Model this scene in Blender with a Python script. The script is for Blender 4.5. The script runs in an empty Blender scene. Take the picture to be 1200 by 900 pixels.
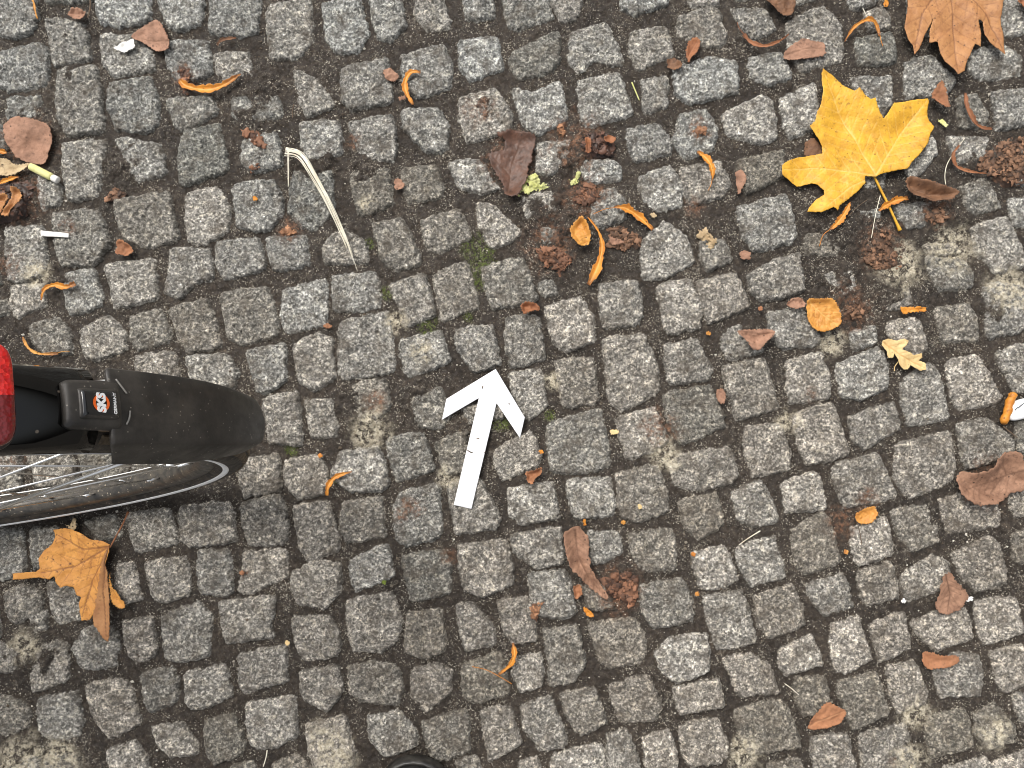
import bpy, bmesh, math, random
import numpy as np
from mathutils import Vector, Matrix, geometry
R = math.radians
random.seed(7)
S = bpy.context.scene
C = S.collection

# ---------------------------------------------------------------- camera, sky, sun, exposure
CAM_H, CAM_T, FPX = 0.993, 0.066, 901.0
cam = bpy.data.objects.new('camera', bpy.data.cameras.new('camera'))
C.objects.link(cam); S.camera = cam
cam.location = (0, 0, CAM_H)
cam.rotation_euler = (CAM_T, 0, 0)
cam.data.sensor_width = 36.0
cam.data.lens = 36.0 * FPX / 1200.0
cam.data.clip_start = 0.02
cam.data.clip_end = 300.0
SUN_EL, SUN_AZ = R(58), R(-35)            # azimuth measured from +y towards +x
w = bpy.data.worlds.new('World'); S.world = w; w.use_nodes = True
nt = w.node_tree
sky = nt.nodes.new('ShaderNodeTexSky'); sky.sky_type = 'NISHITA'; sky.sun_disc = False
sky.sun_elevation = SUN_EL; sky.sun_rotation = SUN_AZ
sky.air_density = 1.0; sky.dust_density = 6.0; sky.ozone_density = 1.0
bw = nt.nodes.new('ShaderNodeHueSaturation'); bw.inputs['Saturation'].default_value = 0.25   # overcast: cloud-grey sky
nt.links.new(sky.outputs[0], bw.inputs['Color'])
nt.links.new(bw.outputs[0], nt.nodes['Background'].inputs['Color'])
nt.nodes['Background'].inputs['Strength'].default_value = 0.135
sd = bpy.data.lights.new('sun', 'SUN'); sd.energy = 1.15; sd.angle = R(20); sd.color = (1.0, 0.95, 0.88)
sun = bpy.data.objects.new('sun', sd); C.objects.link(sun)
dvec = Vector((math.sin(SUN_AZ)*math.cos(SUN_EL), math.cos(SUN_AZ)*math.cos(SUN_EL), math.sin(SUN_EL)))
sun.rotation_euler = dvec.to_track_quat('Z', 'Y').to_euler(); sun.location = (0, 0, 5)
S.view_settings.view_transform = 'Standard'; S.view_settings.look = 'None'
S.view_settings.exposure = 0.55; S.view_settings.gamma = 1.0
S.cycles.filter_width = 1.0                # crisp phone-camera detail

# ---------------------------------------------------------------- helpers
TILE = {c: (400*(i % 3), 300*(i//3)) for i, c in enumerate('ABCDEFGHI')}
def ground_at(u, v, z=0.0):
    """a spot measured on the paving plan, in metres"""
    a = (u-600)/FPX; b = -(v-450)/FPX
    ct, st_ = math.cos(CAM_T), math.sin(CAM_T)
    dx, dy, dz = a, st_ + b*ct, -ct + b*st_
    k = (z-CAM_H)/dz
    return (dx*k, dy*k)
def tp(t, pts, z=0.0):
    o = TILE[t]
    return [ground_at(x/3+o[0], y/3+o[1], z) for x, y in pts]

_tab = np.random.default_rng(11).random((512, 512)).astype(np.float32)
def vn(x, y, sc, seed=0):
    x = x/sc + seed*17.31; y = y/sc + seed*9.77
    xi = np.floor(x).astype(np.int64); yi = np.floor(y).astype(np.int64)
    fx = x-xi; fy = y-yi
    fx = fx*fx*fx*(fx*(fx*6-15)+10); fy = fy*fy*fy*(fy*(fy*6-15)+10)
    x0 = xi & 511; x1 = (xi+1) & 511; y0 = yi & 511; y1 = (yi+1) & 511
    a = _tab[x0, y0]; b = _tab[x1, y0]; c = _tab[x0, y1]; d = _tab[x1, y1]
    return ((a*(1-fx)+b*fx)*(1-fy)+(c*(1-fx)+d*fx)*fy)*2-1
def fbm(x, y, sc, seed=0, o=3):
    r = 0; a = 1; t = 0
    for i in range(o):
        r = r+a*vn(x*math.cos(i)+y*math.sin(i), y*math.cos(i)-x*math.sin(i), sc/2**i, seed+i*3); t += a; a *= .55
    return r/t
def sstep(a, b, x):
    t = np.clip((x-a)/(b-a), 0, 1); return t*t*(3-2*t)
def chaikin(p, r=.2, n=2):
    for _ in range(n):
        q = []
        for i in range(len(p)):
            a = p[i]; b = p[(i+1) % len(p)]
            q += [(a[0]*(1-r)+b[0]*r, a[1]*(1-r)+b[1]*r), (a[0]*r+b[0]*(1-r), a[1]*r+b[1]*(1-r))]
        p = q; r = .25
    return p
def sdf(p, x, y):
    """signed distance, positive inside"""
    d = np.full(x.shape, 1e9); ins = np.zeros(x.shape, bool)
    for i in range(len(p)):
        ax, ay = p[i]; bx, by = p[(i+1) % len(p)]
        ex, ey = bx-ax, by-ay; L = ex*ex+ey*ey+1e-18
        t = np.clip(((x-ax)*ex+(y-ay)*ey)/L, 0, 1)
        d = np.minimum(d, (x-ax-t*ex)**2+(y-ay-t*ey)**2)
        c = (ay > y) != (by > y)
        ins ^= c & (x < (bx-ax)*(y-ay)/(by-ay+1e-18)+ax)
    return np.where(ins, 1, -1)*np.sqrt(d)

def nodes(name, rough=.6):
    m = bpy.data.materials.new(name); m.use_nodes = True
    n = m.node_tree; b = n.nodes['Principled BSDF']; b.inputs['Roughness'].default_value = rough
    return m, n, b
def N(n, t, **kw):
    x = n.nodes.new(t)
    for k, v in kw.items():
        if k in x.inputs: x.inputs[k].default_value = v
        else: setattr(x, k, v)
    return x
def ramp(n, fac, stops):
    r = n.nodes.new('ShaderNodeValToRGB'); e = r.color_ramp.elements
    while len(e) < len(stops): e.new(.5)
    for i, (p, c) in enumerate(stops):
        e[i].position = p; e[i].color = (c[0], c[1], c[2], 1) if hasattr(c, '__len__') else (c, c, c, 1)
    n.links.new(fac, r.inputs[0]); return r.outputs[0]
def mix(n, f, a, b, mode='MIX'):
    x = n.nodes.new('ShaderNodeMix'); x.data_type = 'RGBA'; x.blend_type = mode
    for s, v in ((0, f), (6, a), (7, b)):
        if hasattr(v, 'default_value') and hasattr(v, 'links'): n.links.new(v, x.inputs[s])
        else: x.inputs[s].default_value = v if s == 0 else (tuple(v)+(1,))[:4]
    return x.outputs[2]
def mth(n, op, a, b=0.0):
    x = n.nodes.new('ShaderNodeMath'); x.operation = op
    for i, v in enumerate((a, b)):
        if hasattr(v, 'links'): n.links.new(v, x.inputs[i])
        else: x.inputs[i].default_value = v
    return x.outputs[0]
def bump(n, b, h, strength, dist):
    x = N(n, 'ShaderNodeBump', Strength=strength, Distance=dist); n.links.new(h, x.inputs['Height'])
    n.links.new(x.outputs[0], b.inputs['Normal'])
def noise(n, vec, scale, detail=4, rough=.55):
    x = N(n, 'ShaderNodeTexNoise', Scale=scale, Detail=detail, Roughness=rough)
    n.links.new(vec, x.inputs['Vector']); return x.outputs['Fac']
def pos(n):
    return n.nodes.new('ShaderNodeNewGeometry').outputs['Position']
def objc(n):
    return n.nodes.new('ShaderNodeTexCoord').outputs['Object']

def add_obj(name, verts, faces, mat, parent=None, origin=(0, 0, 0), smooth=True, attrs=None):
    o3 = np.array(origin)
    v = np.asarray(verts, dtype=np.float64).reshape(-1, 3)-o3
    me = bpy.data.meshes.new(name)
    me.from_pydata([tuple(a) for a in v], [], [tuple(int(i) for i in f) for f in faces])
    if attrs:
        for k, a in attrs.items():
            at = me.attributes.new(k, 'FLOAT', 'POINT'); at.data.foreach_set('value', np.asarray(a, dtype=np.float32))
    if smooth: me.polygons.foreach_set('use_smooth', [True]*len(me.polygons))
    me.materials.append(mat); me.update()
    o = bpy.data.objects.new(name, me); C.objects.link(o)
    if parent is not None:
        o.parent = parent
        o.location = np.array(origin)-np.array(world_loc(parent))
    else: o.location = origin
    return o
def world_loc(o):
    p = Vector(o.location)
    while o.parent: o = o.parent; p = p+o.location
    return tuple(p)
def tag(o, label, cat, group=None):
    o['label'] = label; o['category'] = cat
    if group: o['group'] = group
    return o
def empty(name, loc, label, cat, group=None):
    o = bpy.data.objects.new(name, None); C.objects.link(o); o.location = loc; o.empty_display_size = .03
    return tag(o, label, cat, group)

class MB:
    def __init__(s): s.v = []; s.f = []
    def add(s, v, f):
        k = len(s.v); s.v += [tuple(a) for a in v]; s.f += [tuple(i+k for i in q) for q in f]
    def tube(s, pts, rad, n=8, cap=True):
        pts = [Vector(p) for p in pts]; m = len(pts)
        rad = [rad]*m if not hasattr(rad, '__len__') else rad
        v = []; f = []; ref = None
        for i, p in enumerate(pts):
            t = (pts[min(i+1, m-1)]-pts[max(i-1, 0)]).normalized()
            if ref is None: ref = t.orthogonal()
            ref = (ref-t*ref.dot(t)).normalized(); b = t.cross(ref)
            for k in range(n):
                a = 2*math.pi*k/n; v.append(p+(ref*math.cos(a)+b*math.sin(a))*rad[i])
        for i in range(m-1):
            for k in range(n):
                f.append((i*n+k, i*n+(k+1) % n, (i+1)*n+(k+1) % n, (i+1)*n+k))
        if cap: f += [tuple(range(n))[::-1], tuple((m-1)*n+k for k in range(n))]
        s.add(v, f)
    def build(s, name, mat, parent=None, origin=(0, 0, 0), smooth=True):
        return add_obj(name, s.v, s.f, mat, parent, origin, smooth)
STONES = """
A -30,-30 110,-25 130,60 95,120 30,130 -30,110
A 155,60 290,75 318,210 182,230
A 150,-60 320,-60 320,0 155,10
A 335,-40 525,-40 525,70 420,90 345,80
A 545,-40 708,-40 706,80 640,100 585,92
A 735,-30 915,-30 905,110 840,125 735,110
A 935,10 1090,-10 1100,150 1030,205 950,205
A 1130,10 1255,-20 1295,110 1260,180 1180,185 1140,120
A -40,190 130,148 162,170 162,300 20,322 -40,280
A 345,115 480,120 540,190 540,240 400,268 360,230
A 575,140 730,140 745,250 690,280 620,285 585,220
A 750,190 870,175 890,270 800,280 755,250
A 20,340 140,330 145,400 60,440 20,410
A 195,240 330,225 350,330 362,460 230,475 195,400
A 380,290 520,265 548,330 558,440 500,460 410,458 375,380
A 580,345 740,335 762,395 640,460 610,440
A 1030,240 1110,270 1180,365 1075,408 1050,350
A 810,340 980,330 990,410 870,435 815,410
A 650,455 770,430 790,520 805,595 630,658 625,520
A 850,490 970,460 990,580 880,605 845,560
A 1055,425 1190,420 1200,540 1080,560 1060,500
A 215,500 370,480 350,600 340,690 235,705 215,610
A 400,480 560,500 580,610 480,640 440,560
A 130,620 210,650 208,715 140,738
A 395,700 590,675 605,760 628,835 520,872 425,835
A 648,680 755,652 805,720 800,810 710,858 655,850
A 812,645 960,632 990,700 990,745 940,810 835,805
A 1030,600 1168,596 1172,750 1110,805 1060,800 1010,740
A 175,750 335,730 385,850 330,925 215,938 190,860
A 10,795 145,790 165,960 60,995 25,980
A -50,440 10,440 20,520 -40,540
A -40,650 60,650 60,760 -40,770
A 755,850 905,835 935,940 790,985 755,930
A 930,835 1075,825 1090,930 960,950
A 1130,860 1200,800 1290,850 1290,925 1140,925
B 90,-30 200,-30 225,90 170,140 130,135
B 255,-30 345,-20 385,70 370,100 300,100 260,50
B 425,-30 530,-30 538,60 440,65
B 565,-40 720,-30 745,60 620,98 585,90
B 730,-20 860,-30 830,60 775,78
B 985,-20 1150,-20 1150,15 1030,45 985,25
B -5,235 160,195 175,290 175,355 40,382 5,350
B 210,190 355,150 385,220 385,305 270,340 215,290
B 412,135 545,122 572,235 455,285 415,230
B 600,180 765,105 770,200 745,245 620,275 590,215
B 800,110 935,70 995,215 960,230 900,205 830,255 800,210
B 1015,110 1140,85 1175,190 1040,245 1015,180
B 830,280 975,250 1030,400 860,445 835,370
B 1055,280 1150,258 1150,375 1065,395
B 600,310 680,320 770,285 795,420 690,470 640,440
B 415,340 540,305 600,400 590,460 440,500 415,410
B 210,385 335,378 375,440 372,525 300,535 215,440
B 20,425 175,400 192,480 185,560 140,568 60,530
B 25,605 165,590 185,720 60,760
B 205,590 330,575 360,660 350,690 235,720 210,640
B 375,570 480,560 555,660 490,682 410,650
B 690,500 805,490 800,540 740,615 690,600
B 860,560 970,560 990,630 880,640 840,600
B 1010,450 1120,432 1165,500 1155,540 1030,570 1012,510
B 1045,620 1160,580 1200,650 1200,720 1110,745 1060,700
B 870,700 960,655 1010,720 990,775 890,800
B 475,710 540,725 630,810 600,850 530,872 485,790
B 275,775 415,728 460,835 350,890 305,880
B 110,785 215,768 245,830 275,900 270,925 190,950 145,920
B 1060,840 1140,775 1215,830 1240,920 1130,980 1060,975
B 620,690 740,670 760,750 650,770
B 700,800 790,790 800,850 710,860
E -35,70 125,55 142,175 60,190 -30,190
E 160,100 290,60 330,210 225,250 205,180
E 320,70 440,10 488,180 350,230 335,160
E 490,40 640,2 692,155 530,188 505,110
E 690,95 740,85 765,130 715,140
E 905,95 1040,85 1060,180 1050,240 920,255
E 1110,100 1230,80 1265,180 1265,250 1145,272
E 715,175 835,140 885,210 895,300 790,332 745,300
E 580,215 690,208 722,360 600,395 578,320
E 400,260 530,240 560,380 465,408 410,330
E -10,230 165,190 180,300 188,410 30,432 -10,420
E 205,290 350,262 385,370 230,430 208,360
E 590,415 700,395 722,520 660,575 640,560 600,480
E 750,370 885,355 905,490 890,520 780,532
E 922,290 1070,275 1110,380 1122,480 980,545 945,510 930,390
E 1140,315 1250,290 1305,400 1300,430 1150,450
E 30,450 150,430 175,520 130,575 60,570
E 240,500 350,460 380,560 360,605 270,600
E 160,640 285,622 330,755 190,795 165,710
E 330,660 440,610 440,760 360,770 345,720
E 430,525 560,520 570,570 450,590
E 540,680 670,615 700,690 690,740 570,788 545,750
E 725,590 915,532 945,690 945,740 860,768 740,760 725,680
E 955,570 1100,530 1150,650 1090,690 1000,715 980,640
E 1135,485 1300,450 1345,560 1350,600 1200,665 1145,560
E 965,770 1110,725 1145,820 1148,900 1050,938 985,915
E 795,790 945,775 970,870 955,915 820,925 800,860
E 585,820 740,795 765,920 640,945 595,910
E 370,800 490,785 555,920 540,960 400,980 390,900
E 210,830 345,800 355,990 240,1020 195,1000 185,880
E 0,870 140,845 155,990 20,1010 -10,960
E 0,690 130,670 165,790 150,825 30,830 -40,770
D 600,-30 735,-25 750,75 680,92 630,150 575,130
D 360,30 540,5 553,150 400,185 380,90
D 225,60 320,40 358,175 240,208 225,140
D 35,105 150,95 150,180 60,215 30,180
D -50,165 20,150 25,205 -50,220
D 105,240 190,215 235,260 245,340 150,345 105,300
D 275,255 375,210 440,270 440,330 330,370 290,350
D 455,210 560,182 600,260 595,300 480,332 455,290
D 590,190 720,150 760,230 772,320 660,338 630,290
D 770,130 940,105 975,230 965,280 850,312 800,290
D 990,120 1145,75 1150,240 1000,270 985,230
D 470,350 610,335 625,390 620,440 475,440
D 650,350 790,345 830,410 820,460 670,460
D 860,330 1000,305 1005,440 930,480 900,470
D 1030,310 1120,270 1165,290 1175,430 1100,472 1050,440
D 920,500 1045,478 1055,600 1055,670 950,660 925,560
D 1070,510 1160,500 1185,600 1180,630 1090,642
D 1000,720 1130,700 1148,760 1145,830 1050,855 1000,800
D 830,720 970,700 985,760 980,830 850,850
D 838,868 990,845 1008,940 1000,1015 870,1022
D 1030,880 1150,860 1190,1000 1185,1040 1080,1075 1045,1020
D 625,880 810,865 828,1005 680,1025 632,1000
D 440,905 590,890 622,1010 470,1045 450,980
G -60,60 75,60 80,230 -40,240
G 95,60 195,50 205,180 110,205
G 290,30 400,10 420,90 340,100
G 405,185 460,180 495,310 420,325 400,280
G 502,180 650,160 665,240 662,295 560,320 535,300
G 690,140 800,132 818,280 790,295 695,290
G 855,140 1005,128 1012,230 870,292 838,280
G 1025,210 1110,172 1195,185 1195,280 1140,342 1045,325 1018,260
G 10,290 70,258 140,280 140,350 50,395 20,350
G 165,250 270,245 300,370 200,402 170,330
G 95,370 155,350 158,410 120,425
G 425,390 530,368 548,500 470,538 430,470
G 560,370 690,320 735,360 735,510 620,532 575,520
G 765,315 965,298 945,400 960,440 800,468 775,390
G 1020,370 1160,370 1195,450 1180,510 1070,528 1035,480
G 245,480 290,410 380,400 410,440 408,545 300,558 265,530
G 145,460 230,455 240,590 110,640 100,570
G -20,460 60,470 60,560 -20,560
G 835,510 1000,470 1010,600 850,642 835,580
G 495,570 600,545 625,600 620,670 520,705 500,640
G 645,575 780,538 818,650 690,700 655,680
G 1045,565 1190,545 1200,640 1150,705 1070,670
G 300,610 400,592 455,600 488,750 380,800 320,720
G 130,660 270,630 288,740 270,790 170,803 132,770
G -20,650 60,665 102,700 95,760 20,790 -30,770
G 860,680 1035,648 1045,790 960,830 880,830 865,760
G 525,760 640,742 698,850 600,868 560,840
G 715,740 820,712 855,820 840,860 745,890 718,820
G 370,840 470,812 510,860 515,950 400,960
G 1075,750 1210,720 1250,880 1240,900 1130,960 1085,860
G 810,900 880,885 905,950 830,950
G 955,890 1050,850 1090,900 1080,960 960,960
G 20,880 130,850 150,950 20,950
G 150,860 270,860 290,950 160,950
H 25,175 165,110 182,230 50,280 30,230
H 210,155 365,135 385,200 385,290 250,315 232,270
H 412,120 580,98 600,190 600,255 495,303 440,280 415,200
H 595,85 770,55 785,180 690,200 610,150
H 870,70 975,75 988,150 890,185 865,130
H 1015,80 1165,58 1180,130 1178,210 1050,205 1015,140
H 655,220 790,210 825,350 800,375 700,370 670,300
H 850,270 930,260 960,340 880,345
H 1045,265 1200,235 1235,320 1240,385 1095,415 1060,350
H 15,310 180,278 210,390 195,450 140,495 40,490 18,400
H 230,360 350,345 367,490 280,518 222,490
H 405,325 460,325 540,410 540,465 440,492 420,430
H 545,315 660,305 682,400 680,455 600,465 580,430
H 870,395 1030,378 1070,450 1068,530 950,555 910,530
H 710,420 830,400 858,540 820,600 735,615 730,530
H 1105,500 1150,450 1290,430 1295,560 1180,605 1120,550
H 25,550 110,530 200,550 215,610 200,682 60,670 25,630
H 245,560 340,535 385,560 385,640 290,705 245,650
H 425,545 560,495 580,540 590,640 470,678 425,650
H 605,520 700,500 715,580 700,615 625,640 605,570
H 945,615 1080,575 1130,700 1100,735 985,740 960,680
H 770,640 890,620 935,740 840,792 795,720
H 630,685 735,645 795,800 780,832 695,842 640,760
H 90,725 200,705 265,780 265,825 160,865 100,810
H 285,740 440,700 455,850 330,880 300,830
H 490,705 590,685 635,820 520,885 505,800
H 940,785 1005,770 1050,890 1045,940 950,940 935,850
H 1060,800 1150,768 1185,870 1180,920 1080,920
H 740,860 915,815 940,950 750,960
H 625,890 690,865 700,940 630,940
H 400,880 470,865 510,940 420,940
H 1170,625 1325,590 1345,690 1195,715
H 1190,755 1325,728 1370,850 1330,890 1230,895 1200,850
F 50,90 190,55 238,175 95,235 70,180
F 235,70 330,10 415,-10 430,125 280,160 245,120
F 65,-55 140,-60 180,10 90,48 65,20
F 500,60 600,50 610,120 560,140 510,100
F 860,0 980,10 1025,60 1020,105 910,125 870,60
F 1060,110 1130,90 1215,110 1215,260 1080,290 1070,240
F 895,185 1000,165 1040,210 1045,295 920,300 900,240
F 700,110 800,110 810,175 720,190
F 720,230 830,215 865,320 830,350 740,300
F 590,270 680,245 690,300 610,330
F 300,200 420,180 490,290 480,310 350,325 310,260
F 140,280 200,240 290,330 170,370 140,330
F 140,390 290,355 345,535 190,578 165,480
F 370,370 490,335 520,430 520,500 375,520
F 545,380 690,320 725,380 725,460 620,508 565,490
F 765,450 870,370 905,400 950,570 800,600 780,530
F 935,370 1040,350 1130,500 1110,520 975,545 945,470
F 1105,345 1180,310 1290,330 1290,470 1180,480 1140,420
F 225,600 350,590 382,700 380,750 250,780 225,720
F 390,560 530,512 590,700 440,738 405,640
F 590,565 750,505 770,610 640,682 600,640
F 755,665 940,615 962,700 960,790 800,855 755,790
F 970,590 1080,570 1170,650 1170,700 1010,752 985,690
F 1175,580 1290,570 1290,700 1190,690
F 0,700 160,670 200,760 180,800 40,830 -30,800 -40,720
F 530,740 690,690 765,850 570,890 540,800
F 345,800 480,755 508,890 370,905
F 175,835 280,790 330,900 340,935 250,955 195,925
F -10,860 120,830 150,945 60,1000 10,960
F 905,860 1000,835 1110,850 1125,950 945,980 920,930
F 740,890 860,870 905,980 900,1010 800,1040 760,980
F 1150,820 1240,800 1260,900 1170,920
C 1020,800 1145,755 1200,880 1210,930 1100,960 1040,890
C -15,60 50,30 130,25 155,120 140,160 30,150 -15,130
C 170,30 290,30 330,100 250,138 200,80
C 370,70 500,15 560,80 575,180 560,210 420,250 375,180
C 580,-30 690,-30 680,15 600,25
C 610,130 740,110 755,220 620,228
C -30,240 100,195 195,215 195,320 30,360 -20,330
C 235,200 350,180 385,270 300,300 240,270
C 600,270 740,262 740,370 700,420 620,340
C 785,210 880,190 970,280 930,330 790,350
C 1010,180 1130,150 1200,190 1195,265 1060,280 1010,240
C 1110,0 1210,-20 1210,115 1150,125 1130,60
C 1090,320 1220,310 1220,430 1115,455
C 140,400 280,330 320,360 335,485 270,502 165,470
C 350,340 470,280 490,440 380,482 355,420
C -10,400 90,380 125,450 110,520 10,560 -30,500
C 195,560 360,520 360,620 225,680 200,620
C 970,340 1040,330 1080,400 1060,450 980,440
C 930,480 1080,480 1060,560 970,570
C 780,580 880,470 900,540 810,635
C -10,590 130,560 175,650 140,690 30,720 0,660
C 190,730 370,680 400,800 390,850 260,882 220,840
C 980,650 1080,620 1125,730 1020,755 990,710
C 620,740 700,720 690,800 640,800
C 740,720 880,710 900,780 790,800
C 850,860 960,850 980,890 870,895
C 440,820 560,830 550,900 430,890
C 1150,700 1230,690 1230,800 1170,790
C 1130,540 1230,520 1230,650 1140,640
I 35,150 150,120 200,240 130,275 60,265
I 190,130 330,80 365,235 240,262 205,200
I 385,60 490,0 525,30 560,180 430,222 400,190
I 600,60 720,20 748,150 620,190 600,130
I 950,150 1085,85 1120,120 1152,250 1030,290 985,240
I 770,220 880,152 940,180 940,270 800,315 770,270
I 620,215 735,175 765,300 650,330 625,280
I 435,260 570,215 608,335 500,370 465,320
I 255,300 390,255 440,400 310,448 270,400
I 80,300 215,280 265,460 130,490 95,400
I 525,400 620,368 670,520 580,570 545,560 525,480
I 665,400 780,350 810,480 700,530 680,480
I 800,390 970,330 1010,350 1028,450 900,490 860,460
I 1030,320 1170,300 1210,420 1070,473 1045,430
I 345,490 460,435 500,540 370,578 345,540
I 145,520 230,500 310,540 345,640 200,655 170,580
I 400,590 500,580 530,700 430,720 400,660
I 548,600 690,572 730,720 600,770 555,660
I 725,545 820,530 870,640 860,680 760,715 735,640
I 890,560 960,500 1040,505 1062,560 1055,650 910,658
I 1085,500 1200,470 1240,600 1140,640 1110,600
I 185,700 360,665 420,830 330,840 240,862 200,790
I 455,800 580,780 625,920 460,930
I 625,790 790,745 830,890 800,940 640,930
I 870,720 1000,695 1030,830 880,868 865,800
I 1035,720 1100,675 1170,760 1165,810 1080,840 1040,790
I 1165,650 1240,640 1240,760 1190,740
I 930,900 1080,870 1120,950 930,960
I 1100,890 1230,840 1240,950 1120,950
I 1160,80 1240,60 1240,190 1180,180
I 300,890 420,865 430,940 310,940
"""

# ---------------------------------------------------------------- paving: one relief sheet of setts and earth joints
def load_stones():
    out = []
    for l in STONES.strip().split('\n'):
        p = l.split()
        out.append(tp(p[0], [tuple(float(c) for c in a.split(',')) for a in p[1:]]))
    return out
traced = load_stones()
def fill_stones(existing, ext):
    """more setts of the same size, in slightly turned rows, wherever none is traced"""
    rng = random.Random(3); out = []
    cen = np.array([np.mean(p, 0) for p in existing]); rad = np.array([np.max(np.hypot(*(np.array(p)-np.mean(p, 0)).T)) for p in existing])
    pitch = .0655; a = R(9); n = int(ext/pitch*1.5)
    for j in range(-n, n):
        sh = rng.random()*pitch
        for i in range(-n, n):
            X = i*pitch+sh+rng.uniform(-.004, .004); Y = j*pitch+rng.uniform(-.004, .004)+.012*math.sin(X*3)
            x = X*math.cos(a)-Y*math.sin(a); y = X*math.sin(a)+Y*math.cos(a)
            if abs(x) > ext or abs(y) > ext: continue
            hw = pitch*.5*rng.uniform(.78, .9); hh = pitch*.5*rng.uniform(.78, .9); t = a+rng.uniform(-.08, .08)
            q = []
            for sx, sy in ((-1, 1), (1, 1), (1, -1), (-1, -1)):
                lx = sx*hw+rng.uniform(-.004, .004); ly = sy*hh+rng.uniform(-.004, .004)
                q.append((x+lx*math.cos(t)-ly*math.sin(t), y+lx*math.sin(t)+ly*math.cos(t)))
            if abs(x) < .80 and abs(y) < .66:
                dd = np.hypot(cen[:, 0]-x, cen[:, 1]-y)
                near = np.where(dd < .09)[0]; q0 = q; q = None
                inside = abs(x) < .62 and -.46 < y < .53 and not (x < -.40 and -.25 < y < .06)
                for sc, ox, oy in ((1, 0, 0),) if inside else ((1, 0, 0), (.82, 0, 0), (.7, .008, 0), (.7, -.008, 0), (.7, 0, .008), (.7, 0, -.008), (.5, 0, 0)):
                    c = [(x+ox+(a_-x)*sc, y+oy+(b_-y)*sc) for a_, b_ in q0]; bad = False
                    px = np.array([m[0] for m in c]+[x+ox]+[(c[m][0]+c[(m+1) % 4][0])/2 for m in range(4)])
                    py = np.array([m[1] for m in c]+[y+oy]+[(c[m][1]+c[(m+1) % 4][1])/2 for m in range(4)])
                    for k in near:
                        if sdf(existing[k], px, py).max() > -.004: bad = True; break
                        kx = np.array([m[0] for m in existing[k]]); ky = np.array([m[1] for m in existing[k]])
                        if sdf(c, kx, ky).max() > -.004: bad = True; break
                    if not bad: q = c; break
                if q is None: continue
            out.append(q)
    return out
setts = traced+fill_stones(traced, 2.0)

COVER = [('A', 900, 300, 110), ('A', 850, 420, 60), ('A', 250, 260, 45), ('B', 690, 735, 110), ('B', 780, 560, 50), ('B', 90, 600, 60), ('C', 600, 760, 150), ('C', 900, 780, 80),
         ('F', 560, 130, 110), ('F', 720, 120, 70), ('A', 450, 560, 90), ('A', 90, 420, 70), ('G', 100, 500, 110), ('E', 60, 530, 90), ('E', 250, 480, 70), ('B', 780, 820, 110),
         ('C', 1060, 560, 90), ('B', 500, 380, 50), ('F', 1100, 180, 60), ('G', 60, 870, 90), ('A', 1100, 560, 90), ('A', 60, 690, 90), ('B', 860, 520, 60), ('D', 200, 60, 60), ('F', 250, 260, 50)]
SAND = [('G', 60, 880, 90), ('G', 200, 880, 80), ('F', 770, 30, 90), ('F', 1160, 120, 90), ('E', 280, 335, 40), ('E', 200, 230, 45), ('I', 830, 720, 55), ('I', 220, 860, 60),
        ('H', -20, 870, 70), ('G', 1140, 800, 60), ('E', 1140, 700, 55), ('E', 370, 780, 40), ('F', 530, 300, 50), ('I', 1100, 780, 60), ('E', 100, 610, 70), ('E', 740, 440, 30),
        ('G', 80, 470, 50), ('B', 85, 710, 30), ('F', 370, 580, 40), ('I', 800, 870, 60), ('C', 950, 870, 90), ('D', 130, 60, 50)]
RUST = [('E', 1120, 600, 70), ('F', 650, 860, 45), ('A', 1010, 810, 50), ('B', 40, 490, 30), ('H', 380, 160, 30), ('H', 210, 10, 30), ('I', 560, 40, 60), ('E', 120, 510, 45),
        ('E', 250, 880, 40), ('A', 650, 270, 50), ('B', 830, 500, 110), ('B', 850, 690, 90), ('B', 730, 850, 100), ('F', 600, 180, 90), ('C', 890, 740, 70), ('F', 455, 490, 25),
        ('A', 235, 800, 30), ('C', 700, 860, 90), ('D', 30, 30, 50), ('A', 90, 500, 100), ('A', 60, 690, 100), ('G', 860, 215, 18), ('C', 60, 450, 45), ('B', 600, 560, 110),
        ('B', 490, 380, 60), ('H', 960, 270, 90), ('F', 1080, 790, 90), ('I', 740, 880, 20), ('D', 30, 700, 60), ('C', 40, 720, 40)]
MOSS = [('E', 480, 90, 30), ('E', 445, 212, 18), ('E', 735, 560, 22), ('E', 300, 250, 40), ('B', 95, 855, 18), ('B', 480, 870, 60), ('E', 160, 130, 25), ('D', 1020, 680, 25), ('E', 490, 20, 50), ('E', 560, 590, 30), ('D', 1180, 780, 20)]
def blobs(L, x, y):
    r = np.zeros(x.shape)
    for t, u, v, rad in L:
        c = tp(t, [(u, v)])[0]; rr = rad/3*.0011
        m = (np.abs(x-c[0]) < rr*2) & (np.abs(y-c[1]) < rr*2)
        if m.any():
            d = np.hypot(x[m]-c[0], y[m]-c[1])/rr
            r[m] = np.maximum(r[m], 1-sstep(.35, 1.35, d+.45*fbm(x[m], y[m], .012, 4)))
    return r

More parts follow.
